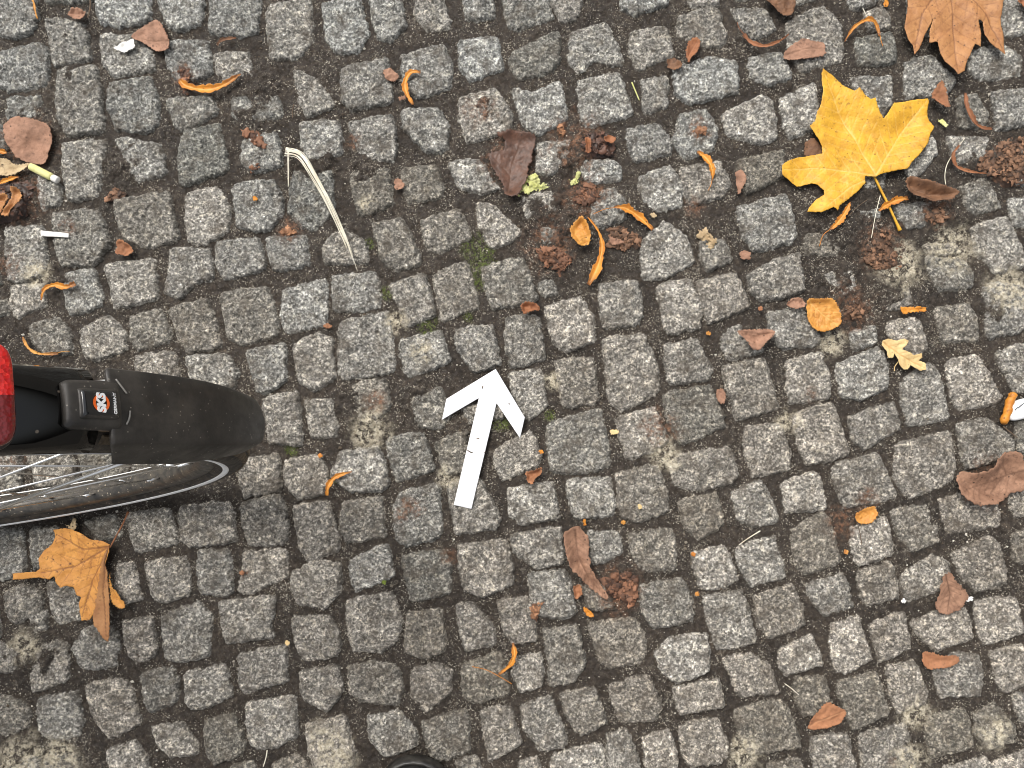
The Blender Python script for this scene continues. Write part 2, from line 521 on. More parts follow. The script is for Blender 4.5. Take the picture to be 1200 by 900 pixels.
def relief(xs, ys):
    gx, gy = np.meshgrid(xs, ys)
    wx = gx+.0021*fbm(gx, gy, .013, 1)+.0017*fbm(gx, gy, .0044, 2, 2)
    wy = gy+.0021*fbm(gx, gy, .013, 5)+.0017*fbm(gx, gy, .0044, 6, 2)
    H = np.full(gx.shape, -.03); tone = np.full(gx.shape, .5); D = np.full(gx.shape, -.02); cold = np.full(gx.shape, .5)
    for k, p in enumerate(setts):
        rg = random.Random(k*13+1)
        ax = [c[0] for c in p]; ay = [c[1] for c in p]
        i0, i1 = np.searchsorted(xs, (min(ax)-.006, max(ax)+.006)); j0, j1 = np.searchsorted(ys, (min(ay)-.006, max(ay)+.006))
        if i1 <= i0+1 or j1 <= j0+1: continue
        sl = (slice(j0, j1), slice(i0, i1))
        X = wx[sl]; Y = wy[sl]
        d = sdf(chaikin(p, .07, 2), X, Y)+.0031
        cx, cy = sum(ax)/len(ax), sum(ay)/len(ay)
        prof = np.clip(d/.0055, 0, 1); prof = np.sqrt(np.clip(1-(1-prof)**2, 0, 1))
        dome = sstep(0, .03, d)*rg.uniform(.0, .0008)
        top = rg.uniform(-.0018, .001)+rg.uniform(-.035, .035)*(gx[sl]-cx)+rg.uniform(-.035, .035)*(gy[sl]-cy)
        z = -.012+.0125*prof+dome+top
        z = np.where(d > -.001, z, -.03)
        tn = rg.random(); cl = rg.random()
        win = z > H[sl]
        tone[sl] = np.where(win & (d > -.001), tn, tone[sl]); cl = min(1, max(0, .25+.45*(cl-.5)+.45*(cy-.35*cx+.1))); cold[sl] = np.where(win, cl, cold[sl])
        H[sl] = np.maximum(H[sl], z); D[sl] = np.maximum(D[sl], d)
    # broken, pitted granite faces
    chips = np.clip(fbm(gx, gy, .013, 31)-.20, 0, 1)
    H = H+.0012*fbm(gx, gy, .009, 8)+.0011*vn(gx, gy, .0036, 9)+.0008*vn(gx, gy, .0020, 10)-.004*chips
    cov = blobs(COVER, gx, gy)
    big = fbm(gx, gy, .09, 20)
    soil = -.0056+.0013*big+.0012*fbm(gx, gy, .017, 21)+.0006*vn(gx, gy, .004, 22)+.0003*vn(gx, gy, .0018, 23)+.0058*cov+.0050*cov*fbm(gx, gy, .013, 24, 4)
    soil = soil+.0022*sstep(.25, .6, fbm(gx, gy, .05, 27))
    st = sstep(-.0005, .0005, H-soil)
    z = np.maximum(H, soil)
    return gx, gy, z, st, tone, cold, blobs(SAND, gx, gy), np.clip(blobs(RUST, gx, gy), 0, 1), blobs(MOSS, gx, gy)

def sheet(name, xs, ys, mat, hole=None, dz=0):
    gx, gy, z, st, tone, cold, sand, rust, moss = relief(xs, ys)
    ny, nx = gx.shape
    co = np.stack([gx, gy, z+dz], -1).reshape(-1, 3).astype(np.float32)
    ii, jj = np.meshgrid(np.arange(nx-1), np.arange(ny-1))
    a = (jj*nx+ii)
    if hole:
        cx = gx[:-1, :-1]; cy = gy[:-1, :-1]
        keep = ~((cx > hole[0]) & (cx < hole[1]) & (cy > hole[2]) & (cy < hole[3])); a = a[keep]
    a = a.ravel(); q = np.stack([a, a+1, a+nx+1, a+nx], -1).astype(np.int32)
    me = bpy.data.meshes.new(name)
    me.vertices.add(len(co)); me.vertices.foreach_set('co', co.ravel())
    me.loops.add(q.size); me.loops.foreach_set('vertex_index', q.ravel())
    me.polygons.add(len(q)); me.polygons.foreach_set('loop_start', np.arange(0, q.size, 4, dtype=np.int32))
    me.update(calc_edges=True)
    me.polygons.foreach_set('use_smooth', np.ones(len(q), bool))
    for nm, arr in (('mix_a', (st, tone, sand)), ('mix_b', (rust, moss, cold))):
        at = me.color_attributes.new(nm, 'FLOAT_COLOR', 'POINT')
        d = np.ones((len(co), 4), np.float32)
        for i in range(3): d[:, i] = arr[i].ravel()
        at.data.foreach_set('color', d.ravel())
    me.materials.append(mat)
    o = bpy.data.objects.new(name, me); C.objects.link(o); o['kind'] = 'structure'
    return z

def pave_mat():
    m, n, b = nodes('granite_setts_and_earth', .85)
    P = pos(n)
    A = N(n, 'ShaderNodeVertexColor', layer_name='mix_a'); B = N(n, 'ShaderNodeVertexColor', layer_name='mix_b')
    sa = n.nodes.new('ShaderNodeSeparateColor'); sb = n.nodes.new('ShaderNodeSeparateColor')
    n.links.new(A.outputs[0], sa.inputs[0]); n.links.new(B.outputs[0], sb.inputs[0])
    st, tone, sand = sa.outputs; rust, moss, cold = sb.outputs
    def voro(scale, rnd=1.0):
        v = N(n, 'ShaderNodeTexVoronoi', Scale=scale, Randomness=rnd)
        wv = N(n, 'ShaderNodeTexNoise', Scale=scale*.9, Detail=2.0)
        n.links.new(P, wv.inputs['Vector'])
        va = n.nodes.new('ShaderNodeVectorMath'); va.operation = 'MULTIPLY_ADD'
        n.links.new(wv.outputs['Color'], va.inputs[0]); va.inputs[1].default_value = (1.1/scale,)*3; n.links.new(P, va.inputs[2])
        n.links.new(va.outputs[0], v.inputs['Vector'])
        s = n.nodes.new('ShaderNodeSeparateColor'); n.links.new(v.outputs['Color'], s.inputs[0]); return s.outputs[0], s.outputs[1], v.outputs['Distance']
    g1, g1b, gd = voro(430); g2, g2b, _ = voro(210); g3, _, _ = voro(800)
    q1 = noise(n, P, 265, 4, .8); q2 = noise(n, P, 95, 5, .7)
    speck = ramp(n, q1, [(.30, .022), (.42, .07), (.485, .145), (.535, .215), (.585, .38), (.64, .80)])
    mid = ramp(n, g1, [(0, .035), (.2, .10), (.6, .18), (.85, .28), (1, .78)])
    col = mix(n, .40, speck, mid)
    col = mix(n, mth(n, 'MULTIPLY', ramp(n, q2, [(.52, 0), (.62, .8)]), ramp(n, q1, [(.47, 0), (.56, 1)])), col, (.62, .60, .56))
    col = mix(n, mth(n, 'MULTIPLY', ramp(n, noise(n, P, 130, 4, .7), [(.34, .75), (.45, 0)]), 1.0), col, (.05, .046, .040))
    # cloudy patches of paler and darker mineral
    cl = noise(n, P, 55, 5, .65)
    col = mix(n, 1.0, col, ramp(n, cl, [(.3, .62), (.5, .95), (.66, 1.5)]), 'MULTIPLY')
    lich = noise(n, P, 120, 6, .7)
    col = mix(n, ramp(n, lich, [(.56, 0), (.66, .55)]), col, mix(n, g1b, (.26, .25, .22), (.62, .61, .56)))
    tint = ramp(n, tone, [(0, (.72, .69, .62)), (.35, (.98, .95, .90)), (.7, (1.12, 1.09, 1.03)), (1, (1.34, 1.31, 1.25))])
    col = mix(n, 1.0, col, tint, 'MULTIPLY')
    col = mix(n, 1.0, col, ramp(n, cold, [(0, (1.07, 1.0, .90)), (.35, (1.02, .99, .92)), (.7, (.97, 1.0, .98))]), 'MULTIPLY')
    # dirt rubbed into the faces
    dn = noise(n, P, 38, 7, .7)
    col = mix(n, ramp(n, dn, [(.48, 0), (.66, .7)]), col, (.080, .064, .047))
    # earth in the joints
    e1 = noise(n, P, 160, 6, .7); e2 = noise(n, P, 14, 4, .6)
    soil = ramp(n, e1, [(.3, (.014, .010, .007)), (.5, (.029, .022, .016)), (.7, (.070, .055, .041))])
    soil = mix(n, 1.0, soil, ramp(n, e2, [(.35, .75), (.65, 1.25)]), 'MULTIPLY')
    gr = ramp(n, g3, [(.86, 0), (.93, 1)])
    grm = mth(n, 'MULTIPLY', gr, ramp(n, noise(n, P, 42, 4, .7), [(.45, .0), (.62, .9)]))
    soil = mix(n, grm, soil, mix(n, g1b, (.16, .14, .11), (.5, .46, .38)))
    soil = mix(n, mth(n, 'MULTIPLY', ramp(n, noise(n, P, 24, 5, .7), [(.50, .04), (.64, .85)]), ramp(n, noise(n, P, 300, 4, .75), [(.55, 0), (.60, 1)])), soil, mix(n, g1b, (.19, .16, .12), (.50, .46, .38)))
    soil = mix(n, mth(n, 'MULTIPLY', moss, ramp(n, noise(n, P, 260, 3), [(.45, 0), (.6, .85)])), soil, (.10, .13, .03))
    full = mix(n, st, soil, col)
    rf = mth(n, 'MULTIPLY', rust, ramp(n, noise(n, P, 150, 5, .7), [(.42, 0), (.62, .8)]))
    full = mix(n, rf, full, mix(n, g2b, (.085, .045, .028), (.24, .115, .06)))
    sf = mth(n, 'MULTIPLY', sand, ramp(n, noise(n, P, 120, 6, .75), [(.44, 0), (.54, .9)]))
    full = mix(n, sf, full, mix(n, g1b, (.30, .26, .18), (.62, .56, .43)))
    n.links.new(full, b.inputs['Base Color'])
    n.links.new(ramp(n, g2, [(0, .55), (1, .95)]), b.inputs['Roughness'])
    b.inputs['Specular IOR Level'].default_value = .35
    h = mth(n, 'ADD', mth(n, 'MULTIPLY', noise(n, P, 420, 4, .7), 1.0), mth(n, 'MULTIPLY', g1, .35))
    bump(n, b, h, 1.0, .0016)
    return m
PAVE = pave_mat()
XS = np.arange(-.74, .7401, .00118); YS = np.arange(-.60, .6301, .00118)
ZI = sheet('cobblestone_pavement', XS, YS, PAVE)
OX = np.arange(-2.0, 2.001, .0075)
sheet('outer_pavement', OX, OX, PAVE, hole=(-.725, .715, -.585, .605), dz=-.001)
m_, n_, b_ = nodes('far_earth', .95)
n_.links.new(ramp(n_, noise(n_, pos(n_), 9, 8, .7), [(.35, (.06, .05, .04)), (.65, (.16, .15, .13))]), b_.inputs['Base Color'])
add_obj('ground', [(-40, -40, -.035), (40, -40, -.035), (40, 40, -.035), (-40, 40, -.035)], [(0, 1, 2, 3)], m_, smooth=False)['kind'] = 'structure'

def dilate(z, r):
    o = z.copy()
    for k in range(1, r+1):
        o[k:] = np.maximum(o[k:], z[:-k]); o[:-k] = np.maximum(o[:-k], z[k:])
    p = o.copy()
    for k in range(1, r+1):
        p[:, k:] = np.maximum(p[:, k:], o[:, :-k]); p[:, :-k] = np.maximum(p[:, :-k], o[:, k:])
    return p
def blur(z, r):
    for ax in (0, 1):
        c = np.cumsum(np.pad(z, [(r+1, r) if a == ax else (0, 0) for a in (0, 1)], mode='edge'), axis=ax)
        z = (c[2*r+1:]-c[:-2*r-1])/(2*r+1) if ax == 0 else (c[:, 2*r+1:]-c[:, :-2*r-1])/(2*r+1)
    return z
ZMAX = dilate(ZI, 2); ZCL = blur(dilate(ZI, 4), 3); ZTOP = blur(dilate(ZI, 14), 10)
def samp(Z, x, y):
    fx = np.clip((np.asarray(x)-XS[0])/.00118, 0, len(XS)-1.01); fy = np.clip((np.asarray(y)-YS[0])/.00118, 0, len(YS)-1.01)
    i = fx.astype(int); j = fy.astype(int); a = fx-i; b = fy-j
    return (Z[j, i]*(1-a)+Z[j, i+1]*a)*(1-b)+(Z[j+1, i]*(1-a)+Z[j+1, i+1]*a)*b

# ---------------------------------------------------------------- leaf materials
def leaf_mat(name, c1, c2, spot, vein, rough=.62, spots=.5, vf=.7, tipc=(.16, .06, .025)):
    m, n, b = nodes(name, rough)
    P = pos(n)
    f = noise(n, P, 62, 7, .7)
    col = ramp(n, f, [(.32, c1), (.66, c2)])
    col = mix(n, ramp(n, noise(n, P, 150, 6, .7), [(.56, 0), (.7, spots)]), col, spot)
    v2 = N(n, 'ShaderNodeTexVoronoi', Scale=95.0); n.links.new(P, v2.inputs['Vector'])
    col = mix(n, ramp(n, v2.outputs['Distance'], [(.07, spots), (.13, 0)]), col, tuple(c*.35 for c in spot))
    vc = N(n, 'ShaderNodeAttribute', attribute_name='vein')
    col = mix(n, mth(n, 'MULTIPLY', vc.outputs['Fac'], vf), col, vein)
    tc = N(n, 'ShaderNodeAttribute', attribute_name='tip')      # withered ends
    tm = mth(n, 'MULTIPLY', tc.outputs['Fac'], ramp(n, noise(n, P, 420, 4, .7), [(.35, .45), (.6, 1)]))
    col = mix(n, tm, col, tipc)
    n.links.new(col, b.inputs['Base Color'])
    vv = N(n, 'ShaderNodeTexVoronoi', Scale=330.0); n.links.new(P, vv.inputs['Vector']); 
    bump(n, b, mth(n, 'ADD', noise(n, P, 260, 4, .6), mth(n, 'MULTIPLY', vv.outputs['Distance'], .6)), .5, .0008)
    b.inputs['Specular IOR Level'].default_value = .4
    return m
PAL = {
 'yellow': leaf_mat('yellow_leaf', (.46, .225, .016), (.69, .385, .032), (.20, .10, .02), (.70, .44, .12), .5, .7),
 'tan': leaf_mat('tan_leaf', (.29, .125, .045), (.44, .215, .08), (.16, .065, .025), (.17, .07, .028), .6, .8, .9),
 'ochre': leaf_mat('ochre_leaf', (.46, .19, .04), (.66, .31, .07), (.16, .06, .02), (.20, .075, .025), .6, .9, .85),
 'orange': leaf_mat('orange_petal', (.40, .135, .016), (.66, .27, .03), (.17, .06, .012), (.7, .4, .1), .5, .9),
 'amber': leaf_mat('amber_leaf', (.42, .17, .03), (.60, .29, .06), (.22, .07, .015), (.6, .35, .1), .55, .9),
 'russet': leaf_mat('russet_leaf', (.17, .065, .03), (.34, .14, .06), (.12, .045, .02), (.3, .14, .07), .7, .6),
 'terra': leaf_mat('terracotta_leaf', (.22, .095, .045), (.40, .18, .085), (.09, .04, .024), (.4, .2, .1), .75, .5),
 'pink': leaf_mat('faded_pink_brown_leaf', (.19, .10, .062), (.38, .21, .135), (.09, .045, .03), (.27, .15, .095), .75, .85),
 'brown': leaf_mat('brown_leaf', (.10, .05, .028), (.22, .11, .055), (.05, .026, .016), (.17, .09, .05), .7, .6),
 'dark': leaf_mat('dark_wet_leaf', (.045, .024, .016), (.13, .06, .036), (.03, .018, .012), (.10, .05, .03), .5, .6),
 'cream': leaf_mat('cream_leaf', (.52, .36, .15), (.74, .55, .27), (.36, .2, .07), (.45, .25, .08), .65, .4),
 'beige': leaf_mat('beige_shell', (.30, .21, .11), (.55, .42, .25), (.12, .08, .04), (.3, .2, .1), .75, .9),
 'chalk': leaf_mat('pale_green_crumb', (.45, .46, .14), (.70, .70, .32), (.3, .3, .08), (.6, .6, .3), .9, .3),
 'straw': leaf_mat('pale_straw', (.60, .54, .40), (.82, .78, .66), (.4, .32, .2), (.7, .6, .5), .6, .2),
 'white': leaf_mat('white_paper', (.68, .66, .60), (.84, .82, .78), (.45, .40, .33), (.7, .7, .7), .7, .25),
 'green': leaf_mat('fresh_green', (.10, .16, .02), (.26, .30, .05), (.06, .08, .02), (.2, .2, .1), .7, .2),
 'vinyl': leaf_mat('white_marking', (.74, .74, .75), (.80, .80, .81), (.66, .66, .65), (.8, .8, .8), .55, .0),
 'twig': leaf_mat('twig_bark', (.07, .05, .035), (.16, .11, .07), (.04, .03, .02), (.1, .1, .1), .8, .4),
}
PAL['faded'] = leaf_mat('faded_brown_leaf', (.15, .075, .045), (.33, .185, .115), (.07, .035, .022), (.11, .055, .032), .75, .9, .8)
PALD = {
 'brown': leaf_mat('rotted_brown_litter', (.035, .02, .013), (.065, .036, .021), (.02, .013, .01), (.30, .16, .09), .7, .8, 1.0),
 'dark': leaf_mat('rotted_dark_litter', (.020, .012, .009), (.04, .022, .015), (.015, .01, .008), (.17, .08, .05), .5, .8, 1.0),
 'russet': leaf_mat('rotted_russet_litter', (.04, .021, .013), (.075, .036, .022), (.03, .015, .01), (.30, .14, .075), .7, .8, 1.0),
 'terra': leaf_mat('rotted_orange_litter', (.10, .05, .03), (.19, .09, .045), (.06, .03, .02), (.48, .24, .12), .7, .7, 1.0),
 'pink': leaf_mat('rotted_pink_brown_litter', (.10, .05, .033), (.20, .10, .062), (.06, .03, .02), (.48, .27, .17), .7, .7, 1.0),
}
def seg_dist(x, y, a, b):
    ex, ey = b[0]-a[0], b[1]-a[1]; L = ex*ex+ey*ey+1e-18
    t = np.clip(((x-a[0])*ex+(y-a[1])*ey)/L, 0, 1)
    return np.hypot(x-a[0]-t*ex, y-a[1]-t*ey), t
_lk = [0]
def sheet_mesh(poly, sp, z_of, th=.0006, veins=(), jag=0.0, seed=0):
    """closed thin shell over an outline: triangulated inside, lifted by z_of"""
    rg = random.Random(seed)
    P = []
    for i in range(len(poly)):
        a = poly[i]; b = poly[(i+1) % len(poly)]
        L = math.hypot(b[0]-a[0], b[1]-a[1]); k = max(1, int(L/sp))
        nx, ny = (b[1]-a[1])/(L+1e-9), -(b[0]-a[0])/(L+1e-9)
        for j in range(k):
            t = j/k; o = 0 if j == 0 else jag*rg.uniform(-1, 1)
            P.append((a[0]+(b[0]-a[0])*t+nx*o, a[1]+(b[1]-a[1])*t+ny*o))
    nb = len(P)
    x0, x1 = min(p[0] for p in P), max(p[0] for p in P); y0, y1 = min(p[1] for p in P), max(p[1] for p in P)
    gx, gy = np.meshgrid(np.arange(x0, x1, sp), np.arange(y0, y1, sp))
    gx = gx+(np.arange(gx.shape[0]) % 2)[:, None]*sp*.5
    gx = gx.ravel(); gy = gy.ravel()
    k = sdf(P, gx, gy) > sp*.55
    pts = [Vector(p) for p in P]+[Vector((a, b)) for a, b in zip(gx[k], gy[k])]
    r = geometry.delaunay_2d_cdt(pts, [(i, (i+1) % nb) for i in range(nb)], [], 1, 1e-7)
    vs, fs = r[0], r[2]
    x = np.array([v.x for v in vs]); y = np.array([v.y for v in vs])
    z, ve = z_of(x, y)
    top = np.c_[x, y, z]; bot = np.c_[x, y, z-th]
    n = len(vs); F = []
    cnt = {}
    for f in fs:
        f = list(f)
        a, b, c = [vs[i] for i in f[:3]]
        if (b.x-a.x)*(c.y-a.y)-(b.y-a.y)*(c.x-a.x) < 0: f = f[::-1]
        F.append(tuple(f)); F.append(tuple(i+n for i in f[::-1]))
        for i in range(len(f)):
            e = (f[i], f[(i+1) % len(f)]); cnt[e] = 1
    for (a, b) in list(cnt):
        if (b, a) not in cnt: F.append((a, a+n, b+n, b))
    return np.r_[top, bot], F, np.r_[ve, ve]

def leaf(name, cat, label, pal, t, pts, ruf=.004, curl=.0, veins=(), side=0, sp=None, group=None, jag=.0004, stem=None, stemr=.0011,
         parent=None, lift=.0008, cling=.35, cup=0.0, asobj=True, th=.0006):
    _lk[0] += 1; sd_ = _lk[0]
    poly = tp(t, pts)
    if name == 'rotten_leaf':                       # crumbled, broken margin
        poly = chaikin(poly, .1, 1); q_ = []
        for i, p_ in enumerate(poly):
            b_ = poly[(i+1) % len(poly)]; rg_ = random.Random(sd_*31+i); L_ = math.hypot(b_[0]-p_[0], b_[1]-p_[1]); m_ = max(1, int(L_/.004))
            for j_ in range(m_): o_ = rg_.uniform(-.0022, .0012) if j_ else 0; q_.append((p_[0]+(b_[0]-p_[0])*j_/m_+(b_[1]-p_[1])/(L_+1e-9)*o_, p_[1]+(b_[1]-p_[1])*j_/m_-(b_[0]-p_[0])/(L_+1e-9)*o_))
        poly = q_
    elif len(pts) < 18 and th < .001:
        poly = chaikin(poly, .16, 1); jag = max(jag, .0011); ruf *= 1.25; curl *= 1.2
    ar = max(p[0] for p in poly)-min(p[0] for p in poly)
    ah = max(p[1] for p in poly)-min(p[1] for p in poly)
    sz = max(ar, ah); sp = sp or max(.0008, min(.0016, sz/60))
    V = [[tuple(q) for q in tp(t, v)] for v in veins]
    segs = []
    for v in V:
        tot = len(v)-1
        for i in range(tot): segs.append((v[i], v[i+1], .0011*(1-.55*i/tot), 1.0))
        if side:
            L = [math.hypot(v[i+1][0]-v[i][0], v[i+1][1]-v[i][1]) for i in range(tot)]
            tl = sum(L); s = side
            while s < tl*.93:
                q = s; i = 0
                while q > L[i] and i < tot-1: q -= L[i]; i += 1
                dx, dy = (v[i+1][0]-v[i][0])/L[i], (v[i+1][1]-v[i][1])/L[i]
                px, py = v[i][0]+dx*q, v[i][1]+dy*q
                for sg in (-1, 1):
                    a = sg*R(48); ex, ey = dx*math.cos(a)-dy*math.sin(a), dx*math.sin(a)+dy*math.cos(a)
                    l = min(tl*.34, (tl-s)*.75)
                    segs.append(((px, py), (px+ex*l, py+ey*l), .0006, .55))
                s += side
    cx, cy = np.mean([p[0] for p in poly]), np.mean([p[1] for p in poly])
    def z_of(x, y):
        base = samp(ZTOP, x, y); low = samp(ZCL, x, y)
        z = base*(1-cling)+low*cling+lift
        rr = fbm(x, y, max(sz*.35, .006), 40+sd_, 4)
        z = z+ruf*(rr*.5+.35)
        d = sdf(poly, x, y)
        e = 1-sstep(0, sz*.16+.001, d)
        z = z+curl*e*(.5+.5*vn(x, y, sz*.4+.002, 50+sd_))
        if cup: z = z+cup*((x-cx)**2+(y-cy)**2)/(sz*.5)**2
        ve = np.zeros(x.shape)
        for a, b, wd, s_ in segs:
            dd, tt = seg_dist(x, y, a, b)
            w_ = wd*(1-.6*tt)
            ve = np.maximum(ve, s_*(1-sstep(w_*.6, w_*1.9, dd)))
        z = z-.0007*ve
        return np.maximum(z, samp(ZMAX, x, y)+.0004+th), ve
    v, f, ve = sheet_mesh(poly, sp, z_of, th, jag=jag, seed=sd_)
    org = (cx, cy, float(np.median(v[:, 2])))
    if parent is not None:
        return add_obj(name, v, f, PAL[pal], parent, world_loc(parent), attrs={'vein': ve})
    if stem:
        root = empty(name, org, label, cat, group)
        add_obj('blade', v, f, PAL[pal], root, org, attrs={'vein': ve})
        sm = MB(); q = tp(t, stem)
        q = resample(q, 24)
        zz = [max(float(samp(ZMAX, a, b))+stemr+.0006, float(samp(ZTOP, a, b))+.001) for a, b in q]
        zz = np.convolve(np.r_[[zz[0]]*2, zz, [zz[-1]]*2], np.ones(5)/5, 'valid')
        if veins: zz[0] += .001
        k = len(q)
        sm.tube([(a, b, c) for (a, b), c in zip(q, zz)], [stemr*(1+.9*max(0, (i/k-.82)/.18)) for i in range(k)], 8)
        sm.build('stem', PAL[pal], root, org)
        return root
    o = add_obj(name, v, f, PAL[pal], None, org, attrs={'vein': ve})
    return tag(o, label, cat, group)
def resample(q, n):
    q = [Vector(p) for p in q]
    # Catmull-Rom through the points
    out = []
    m = len(q)-1
    for i in range(n):
        s = i/(n-1)*m; k = min(int(s), m-1); t = s-k
        p0 = q[max(k-1, 0)]; p1 = q[k]; p2 = q[k+1]; p3 = q[min(k+2, m)]
        out.append(tuple(.5*((2*p1)+(p2-p0)*t+(2*p0-5*p1+4*p2-p3)*t*t+(3*p1-p0-3*p2+p3)*t**3)))
    return out
def strip(name, cat, label, pal, t, pts, widths, arch=.004, trough=.5, group=None, stalk=None, n=34):
    """a narrow leaflet curled along its length"""
    _lk[0] += 1; sd_ = _lk[0]; rg = random.Random(sd_)
    q = resample(tp(t, pts), n); k = 9
    wd = np.interp(np.linspace(0, 1, n), np.linspace(0, 1, len(widths)), widths)*.0011/3
    v = []; 
    for lay in (0, 1):
        for i in range(n):
            a = Vector(q[max(i-1, 0)]); b = Vector(q[min(i+1, n-1)]); d = (b-a).normalized(); nr = Vector((-d.y, d.x))
            s = i/(n-1)
            gz = float(samp(ZTOP, q[i][0], q[i][1]))
            for j in range(k):
                c = j/(k-1)*2-1
                w_ = wd[i]*(.86+.20*math.sin(i*.55+sd_*2)+.13*math.sin(i*1.7+sd_)+.08*math.sin(i*3.1))*.5
                x = q[i][0]+nr.x*c*w_; y = q[i][1]+nr.y*c*w_
                z = gz+.0012+arch*math.sin(s*math.pi)*.6+arch*.35*math.sin(s*7+sd_)+trough*abs(c)**2*w_*(1 if j < 5 else 1.5)+.0004*math.sin(i*1.7+j)
                z = max(z, float(samp(ZMAX, x, y))+.0008)
                v.append((x, y, z-.0005*lay))
    f = []; o = n*k
    for i in range(n-1):
        for j in range(k-1):
            a = i*k+j; f.append((a, a+k, a+k+1, a+1)); f.append((o+a, o+a+1, o+a+k+1, o+a+k))
    for i in range(n-1):
        a = i*k; f.append((a, o+a, o+a+k, a+k)); a = i*k+k-1; f.append((a, a+k, o+a+k, o+a))
    for j in range(k-1):
        f.append((j, j+1, o+j+1, o+j)); a = (n-1)*k+j; f.append((a, o+a, o+a+1, a+1))
    org = v[(n//2)*k+4]
    ve = [1.0 if (i % k) == 4 else 0.0 for i in range(len(v))]
    e0, e1 = rg.uniform(.02, .22), rg.uniform(.02, .30)
    tip = []
    for i in range(len(v)):
        s = ((i % (n*k))//k)/(n-1); c = abs((i % k)-4)/4
        tip.append(min(1, max(0, 1-s/e0, 1-(1-s)/e1)*1.3+.35*max(0, c-.6)*(1+math.sin(s*23+sd_))))
    if stalk:
        root = empty(name, org, label, cat, group)
        add_obj('blade', v, f, PAL[pal], root, org, attrs={'vein': ve, 'tip': tip})
        sm = MB(); qq = resample(tp(t, stalk), 14)
        sm.tube([(a, b, float(samp(ZTOP, a, b))+.0015) for a, b in qq], .00045, 6); sm.build('stalk', PAL[pal], root, org)
        return root
    return tag(add_obj(name, v, f, PAL[pal], None, org, attrs={'vein': ve, 'tip': tip}), label, cat, group)
def crumple(name, cat, label, pal, t, pts, flakes=30, h=.005, fs=.006, group=None):
    """rotted litter: thin torn leaf pieces lying over one another on a low dark cake of mould, one mesh"""
    _lk[0] += 1; sd_ = _lk[0]; rg = random.Random(sd_)
    poly = tp(t, pts)
    def z_of(x, y):
        z = samp(ZCL, x, y)*.8+samp(ZTOP, x, y)*.2-.0006
        z = z+h*.3*(.12+.95*fbm(x, y, .011, 60+sd_, 4))+.0008*vn(x, y, .0022, 61+sd_)
        d = sdf(poly, x, y); z = z-.003*(1-sstep(0, .008, d))
        return z, np.clip(.08+.8*fbm(x, y, .006, 62+sd_, 2), 0, 1)
    v, f, ve = sheet_mesh(poly, .0011, z_of, .0006, jag=.0011, seed=sd_)
    v = [tuple(a) for a in v]; f = list(f); ve = list(ve)
    px = [p[0] for p in poly]; py = [p[1] for p in poly]
    area = abs(sum(px[i]*py[(i+1) % len(px)]-px[(i+1) % len(px)]*py[i] for i in range(len(px))))/2
    n = int(min(flakes, 260)*.55)+5
    for q in range(n):
        big = q < n*.45
        s = fs*(rg.uniform(1.3, 2.3) if big else rg.uniform(.35, 1.0))
        s = min(s, math.sqrt(area)*.6)
        for __ in range(60):
            x = rg.uniform(min(px), max(px)); y = rg.uniform(min(py), max(py))
            if sdf(poly, np.array([x]), np.array([y]))[0] > s*.22: break
        lay0 = q/n
        z = float(samp(ZCL, x, y))*.7+float(samp(ZTOP, x, y))*.3+.0004+lay0*h*.28
        M = Matrix.Translation((x, y, z)) @ Matrix.Rotation(rg.uniform(0, 6.28), 4, 'Z') @ Matrix.Rotation(rg.gauss(0, .10), 4, 'X') @ Matrix.Rotation(rg.gauss(0, .11), 4, 'Y')
        m = 16; asp = rg.uniform(.5, .95); br = min(1, max(0, rg.gauss(.4, .3))); fold = rg.choice([0, 0, rg.uniform(.1, .3), -rg.uniform(.1, .2)])
        rr = [rg.uniform(.45, 1.15) for _ in range(m)]; ph = rg.uniform(0, 6.28); b = len(v); rings = (.45, 1.0)
        def P_(r_, an, lay):
            lx = math.cos(an)*r_; ly = math.sin(an)*r_*asp
            return M @ Vector((lx, ly, fold*abs(ly)+.0007*math.sin(lx/s*7+ph)*r_/s*2+.0005*math.cos(ly/s*9+ph)-lay*.00035))
        for lay in (0, 1):
            v.append(tuple(P_(0, 0, lay))); ve.append(br)
            for rk in rings:
                for i in range(m):
                    an = 2*math.pi*i/m; v.append(tuple(P_(s*.5*rk*(rr[i] if rk == 1 else (.7+.3*rr[i])), an, lay))); ve.append(min(1, max(0, br+rg.uniform(-.12, .12))))
        o2 = 1+2*m
        for i in range(m):
            j = (i+1) % m
            f += [(b, b+1+i, b+1+j), (b+o2, b+o2+1+j, b+o2+1+i), (b+1+i, b+1+m+i, b+1+m+j, b+1+j), (b+o2+1+i, b+o2+1+j, b+o2+1+m+j, b+o2+1+m+i), (b+1+m+i, b+o2+1+m+i, b+o2+1+m+j, b+1+m+j)]
    org = (float(np.mean(px)), float(np.mean(py)), 0.0)
    return tag(add_obj(name, v, f, PALD.get(pal, PAL[pal]), None, org, attrs={'vein': ve}), label, cat, group)

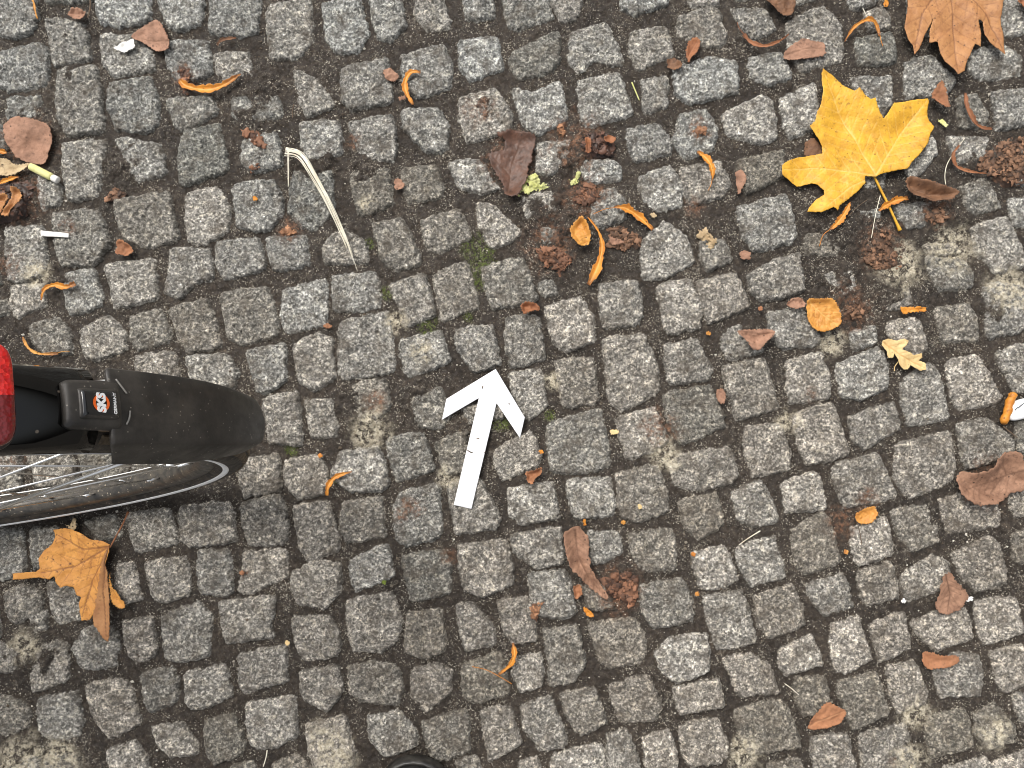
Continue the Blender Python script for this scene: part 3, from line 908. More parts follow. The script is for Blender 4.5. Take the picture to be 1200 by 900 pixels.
# ---------------------------------------------------------------- the white arrow
def arrow():
    pts = [(543, 398), (645, 568), (628, 640), (546, 518), (458, 888), (396, 874), (484, 500), (355, 576), (370, 503)]
    poly = tp('E', pts)
    def z_of(x, y):
        z = blur_top(x, y)+.0012
        return np.maximum(z, samp(ZMAX, x, y)+.0008), np.zeros(x.shape)
    blur_top = lambda x, y: samp(ZTOP2, x, y)
    v, f, ve = sheet_mesh(poly, .0014, z_of, .0007)
    org = (float(np.mean(v[:, 0])), float(np.mean(v[:, 1])), 0.0)
    root = empty('arrow_marking', org, 'white arrow lying across the setts and pointing away from the shoe', 'arrow')
    add_obj('arrow', v, f, PAL['vinyl'], root, org, attrs={'vein': ve})
    for (x, y, l, a) in ((497, 462, 7, 1.3), (480, 642, 6, .2), (449, 685, 12, -.5), (459, 690, 5, .3), (420, 585, 3, 0), (505, 690, 3, 1), (590, 520, 3, 2)):
        c = tp('E', [(x, y)])[0]; z = float(samp(ZTOP2, *c))+.0012
        z = max(z, float(samp(ZMAX, *c))+.0008)+.0004
        l *= .00037; dx, dy = math.cos(a)*l, math.sin(a)*l
        mb = MB(); mb.tube([(c[0]-dx, c[1]-dy, z), (c[0]+dx*.2, c[1]+dy*.3, z+.0002), (c[0]+dx, c[1]+dy, z)], [.0003, .0008, .0003], 5)
        mb.build('dirt_speck', PAL['twig'], root, org)
ZTOP2 = blur(dilate(ZI, 20), 22)
arrow()

# ---------------------------------------------------------------- leaves
L = leaf
L('maple_leaf', 'leaf', 'large bright yellow maple leaf lying flat with its stalk pointing down', 'yellow', 'C',
  [(483,253),(520,275),(560,312),(595,330),(610,318),(630,345),(650,358),(668,352),(675,380),(685,410),(697,425),(715,400),(735,368),(765,366),(800,360),(850,355),(855,365),(852,395),(857,430),(872,455),(855,480),(845,515),(820,550),(790,580),(775,603),(735,608),(690,618),(668,628),(632,626),(632,650),(610,675),(575,705),(540,730),(535,748),(520,735),(480,752),(432,748),(445,725),(465,705),(490,690),(490,675),(470,655),(450,648),(420,655),(400,658),(375,640),(345,618),(345,585),(365,570),(400,556),(450,548),(485,545),(483,520),(470,495),(440,450),(460,430),(465,400),(475,385),(480,360),(485,330),(480,300),(478,270)],
  ruf=.010, curl=.006, cling=.05, veins=[[(668,622),(600,490),(545,395),(490,270)],[(668,622),(760,480),(848,362)],[(668,625),(560,605),(460,592),(352,600)],[(668,625),(580,665),(500,730)]], side=.016, sp=.0013,
  stem=[(662,605),(685,650),(710,700),(732,750),(762,812)], stemr=.0016)
L('maple_leaf', 'leaf', 'large tan brown maple leaf cut off by the top edge of the photo', 'tan', 'C',
  [(775,-60),(783,30),(765,110),(780,150),(797,175),(800,205),(818,185),(835,140),(860,95),(868,75),(855,120),(852,165),(878,163),(888,200),(905,232),(930,258),(945,280),(968,268),(978,230),(1008,170),(1028,180),(1032,130),(1020,85),(1037,92),(1042,135),(1062,168),(1112,208),(1105,130),(1097,80),(1102,20),(1115,-60),(1060,-130),(950,-170),(840,-120)],
  ruf=.014, curl=.010, cling=0, veins=[[(930,-80),(940,60),(945,275)],[(930,-80),(830,60),(800,200)],[(930,-80),(1050,60),(1108,200)]], side=.018, sp=.0014, stem=[(930,-80),(925,-150),(900,-240)], stemr=.0016)
r = empty('maple_leaf', tp('G', [(300,200)])[0]+(.004,), 'ochre maple leaf with a folded lobe and upright stalk beside the bicycle tyre', 'leaf')
L('blade', '', '', 'ochre', 'G', [(200,60),(240,55),(262,60),(295,72),(330,95),(370,98),(398,110),(395,135),(385,160),(372,200),(360,250),(350,300),(345,350),(325,375),(300,375),(295,350),(290,320),(298,295),(280,285),(270,260),(245,255),(225,262),(210,240),(205,220),(190,232),(150,225),(100,232),(62,232),(60,212),(110,207),(145,205),(155,195),(150,160),(165,135),(195,110),(205,85)],
  ruf=.010, curl=.006, cling=.05, parent=r, veins=[[(395,118),(300,130),(205,75)],[(395,118),(270,190),(155,210)],[(395,118),(330,240),(300,370)]], side=.013, sp=.0013)
L('folded_lobe', '', '', 'tan', 'G', [(398,120),(390,170),(395,220),(398,280),(403,360),(405,445),(390,440),(360,400),(345,370),(352,300),(364,240),(380,170)], ruf=.006, curl=.012, cling=0, lift=.007, parent=r, veins=[[(396,130),(375,280),(395,430)]])
L('folded_lobe', '', '', 'ochre', 'G', [(398,200),(405,260),(430,285),(452,322),(448,335),(425,332),(400,305)], ruf=.004, curl=.004, cling=.1, lift=.003, parent=r)
mb = MB(); q = resample(tp('G', [(396,122),(415,85),(438,40),(455,-2)]), 16)
mb.tube([(a, b, float(samp(ZTOP, a, b))+.006-.004*i/16) for i, (a, b) in enumerate(q)], [.0010+.0006*(i > 13) for i in range(16)], 8); mb.build('stem', PAL['russet'], r, world_loc(r))
L('scrap_leaf', 'leaf', 'pale brown torn leaf tip standing behind the ochre maple leaf', 'beige', 'G', [(232,40),(250,50),(262,20),(275,22),(272,62),(250,60)], lift=.003)
L('oak_leaf', 'leaf', 'small cream oak leaf with wavy lobes', 'cream', 'F', [(695,300),(715,293),(740,300),(770,293),(785,300),(775,318),(762,330),(790,340),(805,350),(830,343),(835,358),(822,368),(845,378),(848,400),(830,405),(812,395),(795,385),(785,400),(770,400),(755,385),(745,360),(735,345),(728,360),(712,360),(708,335),(692,315)],
  ruf=.005, curl=.003, cling=.1, veins=[[(700,305),(760,350),(845,395)]], side=.008, stem=[(755,370),(740,390),(738,405)], stemr=.0005)
L('birch_leaf', 'leaf', 'rounded amber leaf with a dark spot at its left edge', 'amber', 'F', [(428,153),(470,157),(510,153),(530,175),(545,215),(545,245),(515,262),(480,270),(455,262),(435,240),(430,200)], ruf=.006, curl=.006, cling=.05, veins=[[(430,155),(480,205),(540,250)]], side=.008)
L('dry_leaf', 'leaf', 'dull brown triangular leaf left of the rounded amber leaf', 'pink', 'F', [(175,268),(230,262),(300,262),(315,275),(280,310),(262,335),(240,332),(205,292)], ruf=.008, curl=.008, cling=.05, veins=[[(180,268),(260,280),(310,275)]])
L('dry_leaf', 'leaf', 'small crinkled brown leaf touching the amber leaf', 'pink', 'F', [(355,172),(380,150),(405,148),(420,158),(422,183),(385,190)], ruf=.006, curl=.004)
L('leaf_fragment', 'leaf', 'narrow orange leaf fragment above the cream oak leaf', 'orange', 'F', [(757,180),(780,182),(850,182),(850,197),(790,200),(770,208)], ruf=.004, curl=.004)
L('leaf_fragment', 'leaf', 'small dusty pink leaf fragment on a sett right of the arrow', 'pink', 'F', [(118,470),(140,466),(150,490),(145,518),(128,520),(115,490)], ruf=.004)
L('leaf_fragment', 'leaf', 'flat reddish pink leaf fragment beneath the dark leaf at the top', 'pink', 'C', [(348,195),(385,160),(415,140),(455,152),(490,158),(497,205),(420,213),(352,218)], ruf=.006, curl=.004, veins=[[(350,205),(420,178),(490,180)]], side=.009)
L('dry_leaf', 'leaf', 'dark brown leaf at the top edge above the pink fragment', 'brown', 'C', [(285,-20),(390,-20),(393,30),(372,70),(340,58),(320,42),(290,18)], ruf=.008, curl=.006)
L('leaf_fragment', 'leaf', 'terracotta triangular fragment touching the tip of the yellow maple leaf', 'terra', 'C', [(893,293),(905,310),(932,385),(915,388),(880,365),(855,352)], ruf=.004, curl=.006, lift=.004)
L('leaf_fragment', 'leaf', 'pale pink teardrop petal left of the yellow maple leaf', 'pink', 'C', [(180,612),(200,600),(218,622),(218,640),(195,690),(186,655)], ruf=.004)
L('dry_leaf', 'leaf', 'dark brown leaf tucked under the left notch of the yellow maple leaf', 'brown', 'C', [(430,500),(460,482),(490,510),(500,545),(430,550)], ruf=.002, lift=.0003)
L('dry_leaf', 'leaf', 'curled brown leaf with an orange rim beside the yellow leaf stalk', 'brown', 'C', [(765,640),(790,630),(830,645),(880,665),(925,680),(943,692),(920,715),(850,722),(800,702),(768,680)], ruf=.010, curl=.016, cling=0, veins=[[(775,660),(850,690),(935,695)]])
strip('rolled_leaf', 'leaf', 'orange rolled rim of leaf lying over the curled brown leaf', 'amber', 'C', [(790,632),(840,655),(890,680),(930,684)], [6,14,12,4], arch=.011)
strip('leaflet', 'leaf', 'orange leaflet crossing the stalk of the yellow maple leaf', 'orange', 'C', [(682,745),(705,728),(745,708),(787,700)], [10,24,26,14], arch=.005)
strip('leaflet', 'leaf', 'orange leaflet with a long thin stalk below the yellow maple leaf', 'orange', 'C', [(582,715),(562,755),(535,790),(512,810)], [4,24,26,6], arch=.003, stalk=[(512,810),(490,830),(478,868)])
strip('leaflet', 'leaf', 'yellow orange leaflet right of the pink teardrop petal at the top', 'orange', 'C', [(50,535),(75,555),(97,590),(104,630)], [8,24,24,8], arch=.004, stalk=[(103,625),(98,650),(88,672)])
strip('leaflet', 'leaf', 'curved orange leaflet spanning the joint near the dark top leaf', 'russet', 'C', [(212,125),(240,160),(280,175),(330,155),(372,122)], [14,16,14,10,4], arch=.006, stalk=[(215,130),(195,105),(188,85)])
strip('leaflet', 'leaf', 'arched orange leaflet above the yellow maple leaf', 'orange', 'C', [(570,145),(595,105),(640,82),(672,88),(688,130)], [5,12,18,16,7], arch=.007, stalk=[(688,130),(692,150),(698,168)])
strip('leaflet', 'leaf', 'slender russet leaflet standing between setts right of the yellow maple leaf', 'russet', 'C', [(988,330),(985,380),(1012,430),(1045,452),(1080,458)], [5,20,16,10,12], arch=.006)
strip('leaflet', 'leaf', 'thin russet leaflet curling round the fuzzy brown clump', 'russet', 'C', [(965,515),(940,550),(958,588),(1010,608),(1062,614)], [6,14,12,10,3], arch=.005)
crumple('leaf_clump', 'leaf clump', 'fuzzy brown clump of rotted leaves at the upper right edge', 'brown', 'C', [(1010,590),(1060,530),(1130,490),(1200,470),(1245,500),(1250,640),(1130,660),(1090,625)], 420, .008, .006)
crumple('leaf_clump', 'leaf clump', 'brown crumbly litter below the yellow leaf stalk', 'brown', 'C', [(640,860),(690,830),(700,790),(720,800),(740,850),(775,890),(770,950),(700,945),(640,925)], 110, .005, .005)
crumple('leaf_crumbs', 'leaf clump', 'flaky brown litter right of the yellow leaf stalk end', 'brown', 'C', [(850,740),(920,720),(930,770),(880,800),(840,780)], 40, .003, .004)
crumple('seed_husk', 'husk', 'beige chewed husk lying above the setts left of the yellow leaf', 'beige', 'C', [(50,805),(68,792),(95,815),(125,850),(118,875),(98,885),(75,850),(55,830)], 26, .008, .006)
crumple('leaf_crumbs', 'leaf clump', 'star shaped orange crumbs on a pale sett near the top', 'terra', 'C', [(30,455),(48,440),(60,422),(72,445),(92,450),(85,480),(58,478),(45,490)], 14, .003, .004)
L('leaf_fragment', 'leaf', 'narrow reddish brown leaf on a smooth dark sett at the top', 'russet', 'C', [(5,195),(18,150),(38,138),(62,150),(48,190),(25,215),(15,235)], ruf=.005, curl=.005, veins=[[(10,220),(50,145)]])
L('leaf_fragment', 'leaf', 'brown fragment left of the narrow reddish leaf', 'brown', 'B', [(1142,215),(1165,207),(1198,238),(1180,252),(1160,255),(1145,240)], ruf=.004, curl=.004)
L('seed', 'seed', 'tiny orange seed at the top edge', 'orange', 'C', [(702,10),(712,0),(722,10),(716,28),(704,30)], ruf=.003)
L('dry_leaf', 'leaf', 'reddish brown leaf in the top right corner', 'russet', 'C', [(1160,15),(1185,-20),(1240,-30),(1240,70),(1195,80),(1185,50)], ruf=.008, curl=.006)
L('plastic_scrap', 'scrap', 'pale green and white sliver near the terracotta fragment', 'chalk', 'C', [(897,420),(915,415),(935,440),(925,448)], ruf=.001)
L('leaf_fragment', 'leaf', 'small round pink brown fragment left of the husk at the upper right', 'pink', 'C', [(198,888),(215,880),(238,890),(235,915),(205,912)], ruf=.004)
# top left
L('leaf_fragment', 'leaf', 'broad pinkish leaf fragment touching the white paper scrap', 'pink', 'A', [(465,128),(505,105),(550,72),(572,88),(590,120),(606,160),(597,185),(558,190),(528,168),(500,150),(475,145)], ruf=.006, curl=.004, veins=[[(600,155),(530,150),(470,132)]])
L('paper_scrap', 'paper', 'torn white paper scrap on the stones', 'white', 'A', [(405,178),(422,168),(440,152),(475,140),(481,175),(445,192),(425,185)], ruf=.005, curl=.002)
strip('leaflet', 'leaf', 'long orange leaflet shaped like a boat at the upper left', 'orange', 'A', [(636,285),(662,308),(735,322),(795,305),(850,265)], [14,28,30,26,5], arch=.004)
crumple('leaf_crumbs', 'leaf clump', 'soft brown crumb above the long orange leaflet', 'russet', 'A', [(625,230),(650,218),(672,240),(685,270),(665,300),(655,330),(632,320),(622,280)], 16, .004, .006)
L('rotten_leaf', 'leaf', 'rotting pink brown leaf lying flat at the left edge', 'pink', 'A', [(20,445),(60,420),(100,416),(130,425),(185,450),(188,500),(175,535),(160,572),(120,578),(70,560),(40,525),(25,480)], ruf=.006, curl=.002, jag=.001)
L('leaf_fragment', 'leaf', 'pale beige crinkled leaf beneath the cigarette end', 'beige', 'A', [(-20,565),(30,560),(60,585),(122,575),(90,605),(60,622),(30,628),(-20,605)], ruf=.005, curl=.004)
strip('leaflet', 'leaf', 'yellow leaflet at the left edge above the beige leaf', 'orange', 'A', [(-20,530),(5,535),(32,542)], [20,26,10], arch=.004)
strip('leaflet', 'leaf', 'orange leaflet under the beige leaf at the left edge', 'orange', 'A', [(5,652),(40,636),(75,626)], [8,20,6], arch=.003)
L('dry_leaf', 'leaf', 'brown orange leaf lowest in the heap at the left edge', 'tan', 'A', [(-20,700),(50,692),(55,710),(30,742),(10,770),(-20,790)], ruf=.008, curl=.008, lift=.002)
L('dry_leaf', 'leaf', 'curled brown leaf right of the lowest leaf in the heap', 'tan', 'A', [(62,668),(85,672),(100,700),(85,740),(52,774),(25,766),(55,735),(65,700)], ruf=.008, curl=.010, lift=.003)
crumple('leaf_clump', 'leaf clump', 'dark leaf mould heaped under the leaves at the left edge', 'dark', 'A', [(-30,600),(60,625),(130,640),(120,700),(90,760),(30,780),(-30,790)], 80, .004, .006)
L('wood_chip', 'stick', 'flat white stick at the left edge', 'white', 'A', [(148,812),(200,818),(249,824),(247,838),(195,834),(150,832)], ruf=.001, curl=0, th=.0018, jag=.0001)
L('leaf_fragment', 'leaf', 'orange fragment between grey setts left of the straw', 'terra', 'A', [(418,852),(432,845),(470,868),(478,890),(450,905),(412,895)], ruf=.005, curl=.004)
crumple('leaf_crumbs', 'leaf clump', 'dry brown crumbling leaf above the largest grey sett', 'brown', 'A', [(350,690),(385,672),(410,655),(445,680),(430,700),(400,702),(355,714)], 22, .004, .006)
strip('leaflet', 'leaf', 'thin ochre leaflet on end at the top left corner', 'amber', 'A', [(115,-10),(130,25),(142,75)], [4,10,5], arch=.005)
L('leaf_fragment', 'leaf', 'pale brown torn leaf near the top left corner', 'pink', 'A', [(245,60),(262,32),(290,38),(310,50),(292,80),(265,72)], ruf=.006, curl=.004)
crumple('leaf_crumbs', 'leaf clump', 'dark rust brown crumpled leaf left of the pale straw', 'russet', 'A', [(845,465),(870,450),(900,455),(938,492),(935,532),(900,525),(880,500)], 26, .006, .007)
crumple('leaf_crumbs', 'leaf clump', 'small rust crumb beneath the crumpled leaf beside the straw', 'russet', 'A', [(872,592),(900,570),(928,590),(900,600),(880,608)], 8, .003, .005)
crumple('leaf_crumbs', 'leaf clump', 'rusty leaf crumbs in the joint below the straw', 'terra', 'A', [(975,810),(1010,790),(1048,800),(1040,825),(990,832)], 20, .002, .004)
strip('leaflet', 'leaf', 'dark curled leaf sliver above the long orange leaflet', 'brown', 'A', [(768,165),(795,145),(835,140)], [8,14,6], arch=.005)
# top middle
strip('leaflet', 'leaf', 'bright orange hooked leaflet at the top centre', 'orange', 'B', [(280,262),(245,262),(226,295),(232,335),(254,374)], [14,18,24,22,8], arch=.005)
L('leaf_fragment', 'leaf', 'pink fragment under the bright hooked leaflet', 'pink', 'B', [(200,345),(225,335),(228,350),(205,355)], ruf=.003)
L('leaf_fragment', 'leaf', 'faded pink leaf beside the bright hooked leaflet', 'pink', 'B', [(145,255),(170,240),(205,270),(190,290),(160,285)], ruf=.004)
L('leaf_fragment', 'leaf', 'small salmon fragment in the joint at the upper centre', 'pink', 'B', [(186,632),(205,628),(225,650),(215,668),(190,670)], ruf=.004)
L('rotten_leaf', 'leaf', 'large dark wet rotten leaf above the pale green crumbs', 'dark', 'B', [(515,540),(550,532),(575,520),(572,490),(545,470),(610,463),(650,470),(682,482),(678,520),(660,590),(650,640),(630,680),(605,702),(580,695),(565,650),(540,610),(525,575)], ruf=.009, curl=.008, cling=.5, veins=[[(585,690),(600,580),(640,480)],[(595,620),(530,545)]], side=.009, jag=.0022)
crumple('crumbs', 'crumbs', 'pale yellow green crumbled clump touching the dark wet leaf', 'chalk', 'B', [(610,672),(635,640),(672,605),(690,612),(700,635),(738,650),(700,668),(660,682),(620,698)], 150, .005, .0035)
crumple('crumbs', 'crumbs', 'smaller pale yellow green crumbs right of the main clump', 'chalk', 'B', [(790,630),(818,628),(830,600),(842,602),(835,640),(810,650)], 40, .003, .003)
crumple('leaf_crumbs', 'leaf clump', 'orange brown leaf shred on a sett edge above the wet litter', 'terra', 'B', [(755,432),(785,425),(796,455),(782,480),(765,472)], 12, .004, .006)
crumple('leaf_clump', 'leaf clump', 'brown wet leaf litter right of the dark wet leaf', 'dark', 'B', [(835,490),(880,465),(930,462),(970,500),(968,545),(920,552),(860,555)], 100, .005, .008)
L('leaf_fragment', 'leaf', 'rusty shred at the left of the brown wet litter', 'russet', 'B', [(852,498),(868,488),(876,520),(872,550),(858,548)], ruf=.004, curl=.004, lift=.004)
L('leaf_fragment', 'leaf', 'rusty shred at the right of the brown wet litter', 'russet', 'B', [(918,490),(945,478),(965,492),(950,512),(925,508)], ruf=.004, curl=.004, lift=.004)
crumple('leaf_clump', 'leaf clump', 'reddish brown rotted litter under the smaller green crumbs', 'russet', 'B', [(815,655),(850,640),(890,645),(912,685),(890,715),(850,725),(815,712)], 90, .004, .007)
strip('leaflet', 'leaf', 'stout orange leaflet with a thin stalk at the upper centre', 'orange', 'B', [(958,732),(1000,738),(1045,765),(1093,810)], [6,30,28,12], arch=.005, stalk=[(965,732),(925,738),(885,755)])
L('leaflet', 'leaf', 'squarish orange leaf piece left of the twisted leaflet', 'amber', 'B', [(800,812),(822,785),(842,768),(858,788),(875,835),(868,868),(832,870),(806,842)], ruf=.006, curl=.008, lift=.004)
strip('leaflet', 'leaf', 'long twisted orange leaflet with a broad tip at the upper centre', 'orange', 'B', [(865,765),(903,815),(916,870),(900,940),(868,1002)], [4,8,14,26,34,18], arch=.004)
crumple('leaf_crumbs', 'leaf clump', 'rust shreds left of the squarish orange piece', 'russet', 'B', [(668,875),(720,862),(770,868),(797,885),(780,905),(700,900)], 40, .004, .007)
crumple('leaf_clump', 'leaf clump', 'brown leaf litter right of the long twisted leaflet', 'brown', 'B', [(935,800),(985,790),(1060,830),(1050,870),(990,880),(940,870)], 90, .004, .007)
L('leaf_fragment', 'leaf', 'light brown shred on the litter right of the twisted leaflet', 'pink', 'B', [(940,832),(975,840),(997,852),(970,862),(945,858)], ruf=.004, lift=.004)
crumple('leaf_clump', 'leaf clump', 'dark red litter left of the broad tip of the twisted leaflet', 'russet', 'E', [(690,-10),(760,-15),(825,5),(795,35),(775,75),(755,60),(740,40),(705,40)], 90, .005, .007)
L('leaf_fragment', 'leaf', 'tiny beige leaf near the stout orange leaflet', 'beige', 'B', [(1082,752),(1098,748),(1110,762),(1095,768)], ruf=.003)
L('leaf_fragment', 'leaf', 'red brown shred on the corner of a sett above the arrow', 'russet', 'E', [(628,175),(655,165),(688,170),(700,195),(665,198),(640,212)], ruf=.006, curl=.006)
L('leaf_fragment', 'leaf', 'little yellow chip in the joint right of the arrow', 'cream', 'E', [(942,614),(960,610),(976,614),(972,626),(948,628)], ruf=.001)
L('leaf_fragment', 'leaf', 'orange brown shred right of the arrow shaft', 'terra', 'E', [(645,758),(672,752),(706,740),(700,768),(680,780),(672,804),(652,790)], ruf=.006, curl=.006)
L('leaf_fragment', 'leaf', 'tiny orange crumb right of the arrow shaft', 'orange', 'E', [(692,684),(705,680),(713,690),(700,698)], ruf=.002)
strip('leaflet', 'leaf', 'small orange leaflet between the mudguard and the arrow', 'orange', 'D', [(1153,842),(1160,805),(1185,775),(1240,757)], [8,20,18,6], arch=.005)
strip('leaflet', 'leaf', 'bent orange leaflet above the black mudguard', 'orange', 'D', [(152,158),(165,120),(200,104),(240,112),(272,100)], [6,12,20,22,16], arch=.004)
strip('leaflet', 'leaf', 'thin ochre leaflet almost touching the mudguard', 'amber', 'D', [(86,285),(108,325),(150,345),(210,344)], [8,12,10,12], arch=.003, stalk=[(205,344),(225,337),(250,336)])
L('leaf_fragment', 'leaf', 'tiny amber fragment right of the mudguard flap', 'orange', 'D', [(1118,700),(1130,692),(1138,705),(1125,712)], ruf=.002)
L('leaf_fragment', 'leaf', 'tiny coral fragment on a sett above the mudguard flap', 'terra', 'D', [(1135,245),(1155,238),(1172,248),(1155,258)], ruf=.002)
# bottom middle
L('rotten_leaf', 'leaf', 'long shrivelled pinkish brown leaf at the lower centre', 'faded', 'H', [(778,70),(805,52),(835,46),(865,80),(868,150),(872,195),(905,240),(935,290),(925,300),(870,262),(830,215),(800,185),(785,125)], ruf=.010, curl=.014, cling=.1, veins=[[(820,60),(830,150),(870,230),(928,295)]], side=.008, jag=.0012)
crumple('leaf_clump', 'leaf clump', 'dark red brown litter right of the shrivelled leaf', 'russet', 'H', [(900,235),(945,215),(990,208),(1050,222),(1042,300),(1025,348),(985,325),(935,285)], 110, .005, .006)
L('leaf_fragment', 'leaf', 'orange shred under the shrivelled leaf', 'terra', 'H', [(810,258),(840,250),(846,288),(820,306)], ruf=.005, curl=.005)
crumple('leaf_crumbs', 'leaf clump', 'orange brown shreds on a sett left of the shrivelled leaf', 'terra', 'H', [(663,330),(695,308),(735,312),(705,340),(692,362),(688,388),(668,375)], 18, .003, .006)
L('leaf_fragment', 'leaf', 'yellow orange fragment below the shrivelled leaf', 'orange', 'H', [(846,332),(862,332),(888,358),(882,367),(860,362)], ruf=.004, curl=.003)
L('leaf_fragment', 'leaf', 'tiny orange sliver above the shrivelled leaf', 'orange', 'H', [(848,25),(858,22),(862,46),(850,48)], ruf=.002)
strip('leaflet', 'leaf', 'curved yellow orange leaflet with a long stalk at the lower centre', 'orange', 'H', [(603,458),(608,495),(592,535),(552,570)], [10,22,16,5], arch=.005, stalk=[(600,602),(555,575),(510,552),(460,540)])
# bottom right
L('leaf_fragment', 'leaf', 'flat terracotta fragment shaped like a bow at the lower right', 'terra', 'I', [(840,490),(870,490),(900,502),(962,500),(965,525),(935,540),(900,545),(860,553),(835,525)], ruf=.004, curl=.003, jag=.0007)
L('leaf_fragment', 'leaf', 'terracotta leaf piece lying across a joint near the bottom edge', 'terra', 'I', [(428,752),(450,712),(500,660),(530,672),(575,700),(548,740),(500,757),(450,758)], ruf=.005, curl=.004, veins=[[(440,745),(565,695)]])
L('rotten_leaf', 'leaf', 'faded brown rotted leaf with a white crumb at the lower right', 'faded', 'I', [(905,225),(930,208),(948,235),(965,250),(1000,290),(985,330),(930,360),(885,342),(878,320),(898,290)], ruf=.006, curl=.005, cling=.2, veins=[[(915,215),(940,290),(925,350)]], side=.007, jag=.0013)
L('leaf_fragment', 'leaf', 'white crumb beside the faded rotted leaf', 'white', 'I', [(990,298),(1015,295),(1018,308),(995,314)], ruf=.003)
L('leaf_fragment', 'leaf', 'little white chip left of the faded rotted leaf', 'white', 'I', [(762,310),(775,300),(784,315),(768,320)], ruf=.002)
L('leaf_fragment', 'leaf', 'small orange leaf piece on rusty stained earth at the right', 'amber', 'I', [(600,10),(625,-10),(665,-25),(682,5),(655,38),(615,42)], ruf=.005, curl=.004)
for k, (t_, x_, y_, nm) in enumerate([('I', 35, 147, 'tiny orange crumb left of a grey sett at the lower right'), ('I', 50, 287, 'ochre crumb above the rusty joint at the lower right'), ('I', 572, 140, 'ochre crumb below the small orange leaf piece'), ('H', 990, 35, 'amber crumb right of the shrivelled leaf top'), ('F', 90, 272, 'yellow crumb left of the dull triangular leaf'), ('F', 272, 185, 'red crumb left of the crinkled brown leaf'), ('H', 152, 245, 'green yellow crumb at the lower left of the arrow'), ('E', 1048, 880, 'yellow crumb on a sett right of the arrow shaft'), ('G', 1012, 458, 'cream crumb in the joint at the lower left'), ('A', 900, 702, 'orange crumb on a square sett left of the straw'), ('G', 853, 212, 'rusty crumb on a dark sett below the tyre')]):
    L('crumb', 'crumb', nm, ['orange', 'amber', 'amber', 'amber', 'amber', 'terra', 'green', 'cream', 'cream', 'orange', 'terra'][k], t_, [(x_-8, y_-5), (x_, y_-9), (x_+9, y_-3), (x_+6, y_+8), (x_-6, y_+7)], ruf=.003)
L('rotten_leaf', 'leaf', 'large ragged brown leaf at the right edge below the white plastic scrap', 'faded', 'F', [(945,785),(962,755),(1010,762),(1040,755),(1065,735),(1085,700),(1130,685),(1165,700),(1175,740),(1205,780),(1195,820),(1140,832),(1100,862),(1050,872),(1000,870),(960,835)], ruf=.013, curl=.012, cling=.1, veins=[[(1195,745),(1080,790),(960,830)],[(1120,775),(1060,850)],[(1130,770),(1095,705)]], side=.010, jag=.0014)
crumple('leaf_clump', 'leaf clump', 'brown crumbly litter right of the rounded amber leaf', 'brown', 'F', [(560,190),(590,150),(640,170),(650,210),(600,225),(560,215)], 50, .003, .005)
crumple('leaf_clump', 'leaf clump', 'brown litter above the narrow orange fragment at the right', 'brown', 'F', [(620,-10),(700,-20),(760,10),(740,45),(690,55),(650,30)], 50, .003, .005)
# stalks, straw and twigs
def fibres(name, cat, label, pal, t, path, n, spread, rad, fan=1.0):
    mb = MB(); rg = random.Random(len(label))
    for i in range(n):
        o = rg.uniform(-1, 1); e = rg.uniform(.82, 1.0) if n > 1 else 1
        q = resample(tp(t, path), 26)[:max(4, int(26*e))]
        pts = []
        for k, (x, y) in enumerate(q):
            s = k/25; a = q[max(k-1, 0)]; b = q[min(k+1, len(q)-1)]; d = math.hypot(b[0]-a[0], b[1]-a[1])+1e-9
            nx, ny = -(b[1]-a[1])/d, (b[0]-a[0])/d
            w_ = spread*o*(1-.75*s*fan)*(1+.3*math.sin(s*6+i))
            x2, y2 = x+nx*w_, y+ny*w_
            pts.append((x2, y2, max(float(samp(ZTOP, x2, y2)), float(samp(ZMAX, x2, y2)))+rad+.0008+(.0012+abs(o)*.0012)*(n > 1)))
        mb.tube(pts, [rad*(1-.4*j/len(pts)) for j in range(len(pts))], 6)
    org = mb.v[len(mb.v)//2]
    return tag(mb.build(name, PAL[pal], None, org), label, cat)
fibres('straw_bundle', 'straw', 'curved bundle of pale straw fibres at the upper left', 'straw', 'A', [(1008,540),(1060,556),(1105,625),(1150,705),(1190,790),(1225,870),(1262,972)], 14, .0052, .00046, .85)
fibres('straw', 'straw', 'short straight pale straw left of the straw bundle', 'straw', 'A', [(1018,528),(1019,590),(1018,660)], 1, 0, .0012)
fibres('grass_blade', 'grass blade', 'short yellow green blade in the joint at the top', 'chalk', 'B', [(1020,293),(1033,325),(1046,356)], 1, 0, .0010)
fibres('grass_blade', 'grass blade', 'pale dry blade in the joint near the bottom left', 'straw', 'G', [(943,833),(938,860),(928,892)], 1, 0, .0008)
fibres('grass_blade', 'grass blade', 'dry tan blade on a sett at the lower right', 'straw', 'I', [(270,65),(230,90),(195,115)], 1, 0, .0007)
fibres('twig', 'twig', 'dark thin twig near the top left corner', 'twig', 'A', [(324,-10),(326,30),(316,70)], 1, 0, .0012)
fibres('twig', 'twig', 'dark little twig left of a sett above the straw', 'twig', 'A', [(1035,370),(1030,395),(1032,418)], 1, 0, .0008)
fibres('twig', 'twig', 'thin brown stalk crossing under the white plastic scrap', 'twig', 'F', [(1120,600),(1145,620),(1170,640)], 1, 0, .0008)
fibres('twig', 'twig', 'fine pale stalk hooked above the yellow maple leaf', 'straw', 'C', [(628,35),(645,65),(662,92)], 1, 0, .0005)
fibres('twig', 'twig', 'long thin stalk lying below the tip of the yellow leaflet stalk', 'twig', 'C', [(575,765),(610,730),(645,705)], 1, 0, .0006)
fibres('twig', 'twig', 'thin pinkish stalk hanging below the yellow maple leaf', 'straw', 'C', [(692,690),(672,760),(658,840)], 1, 0, .0006)
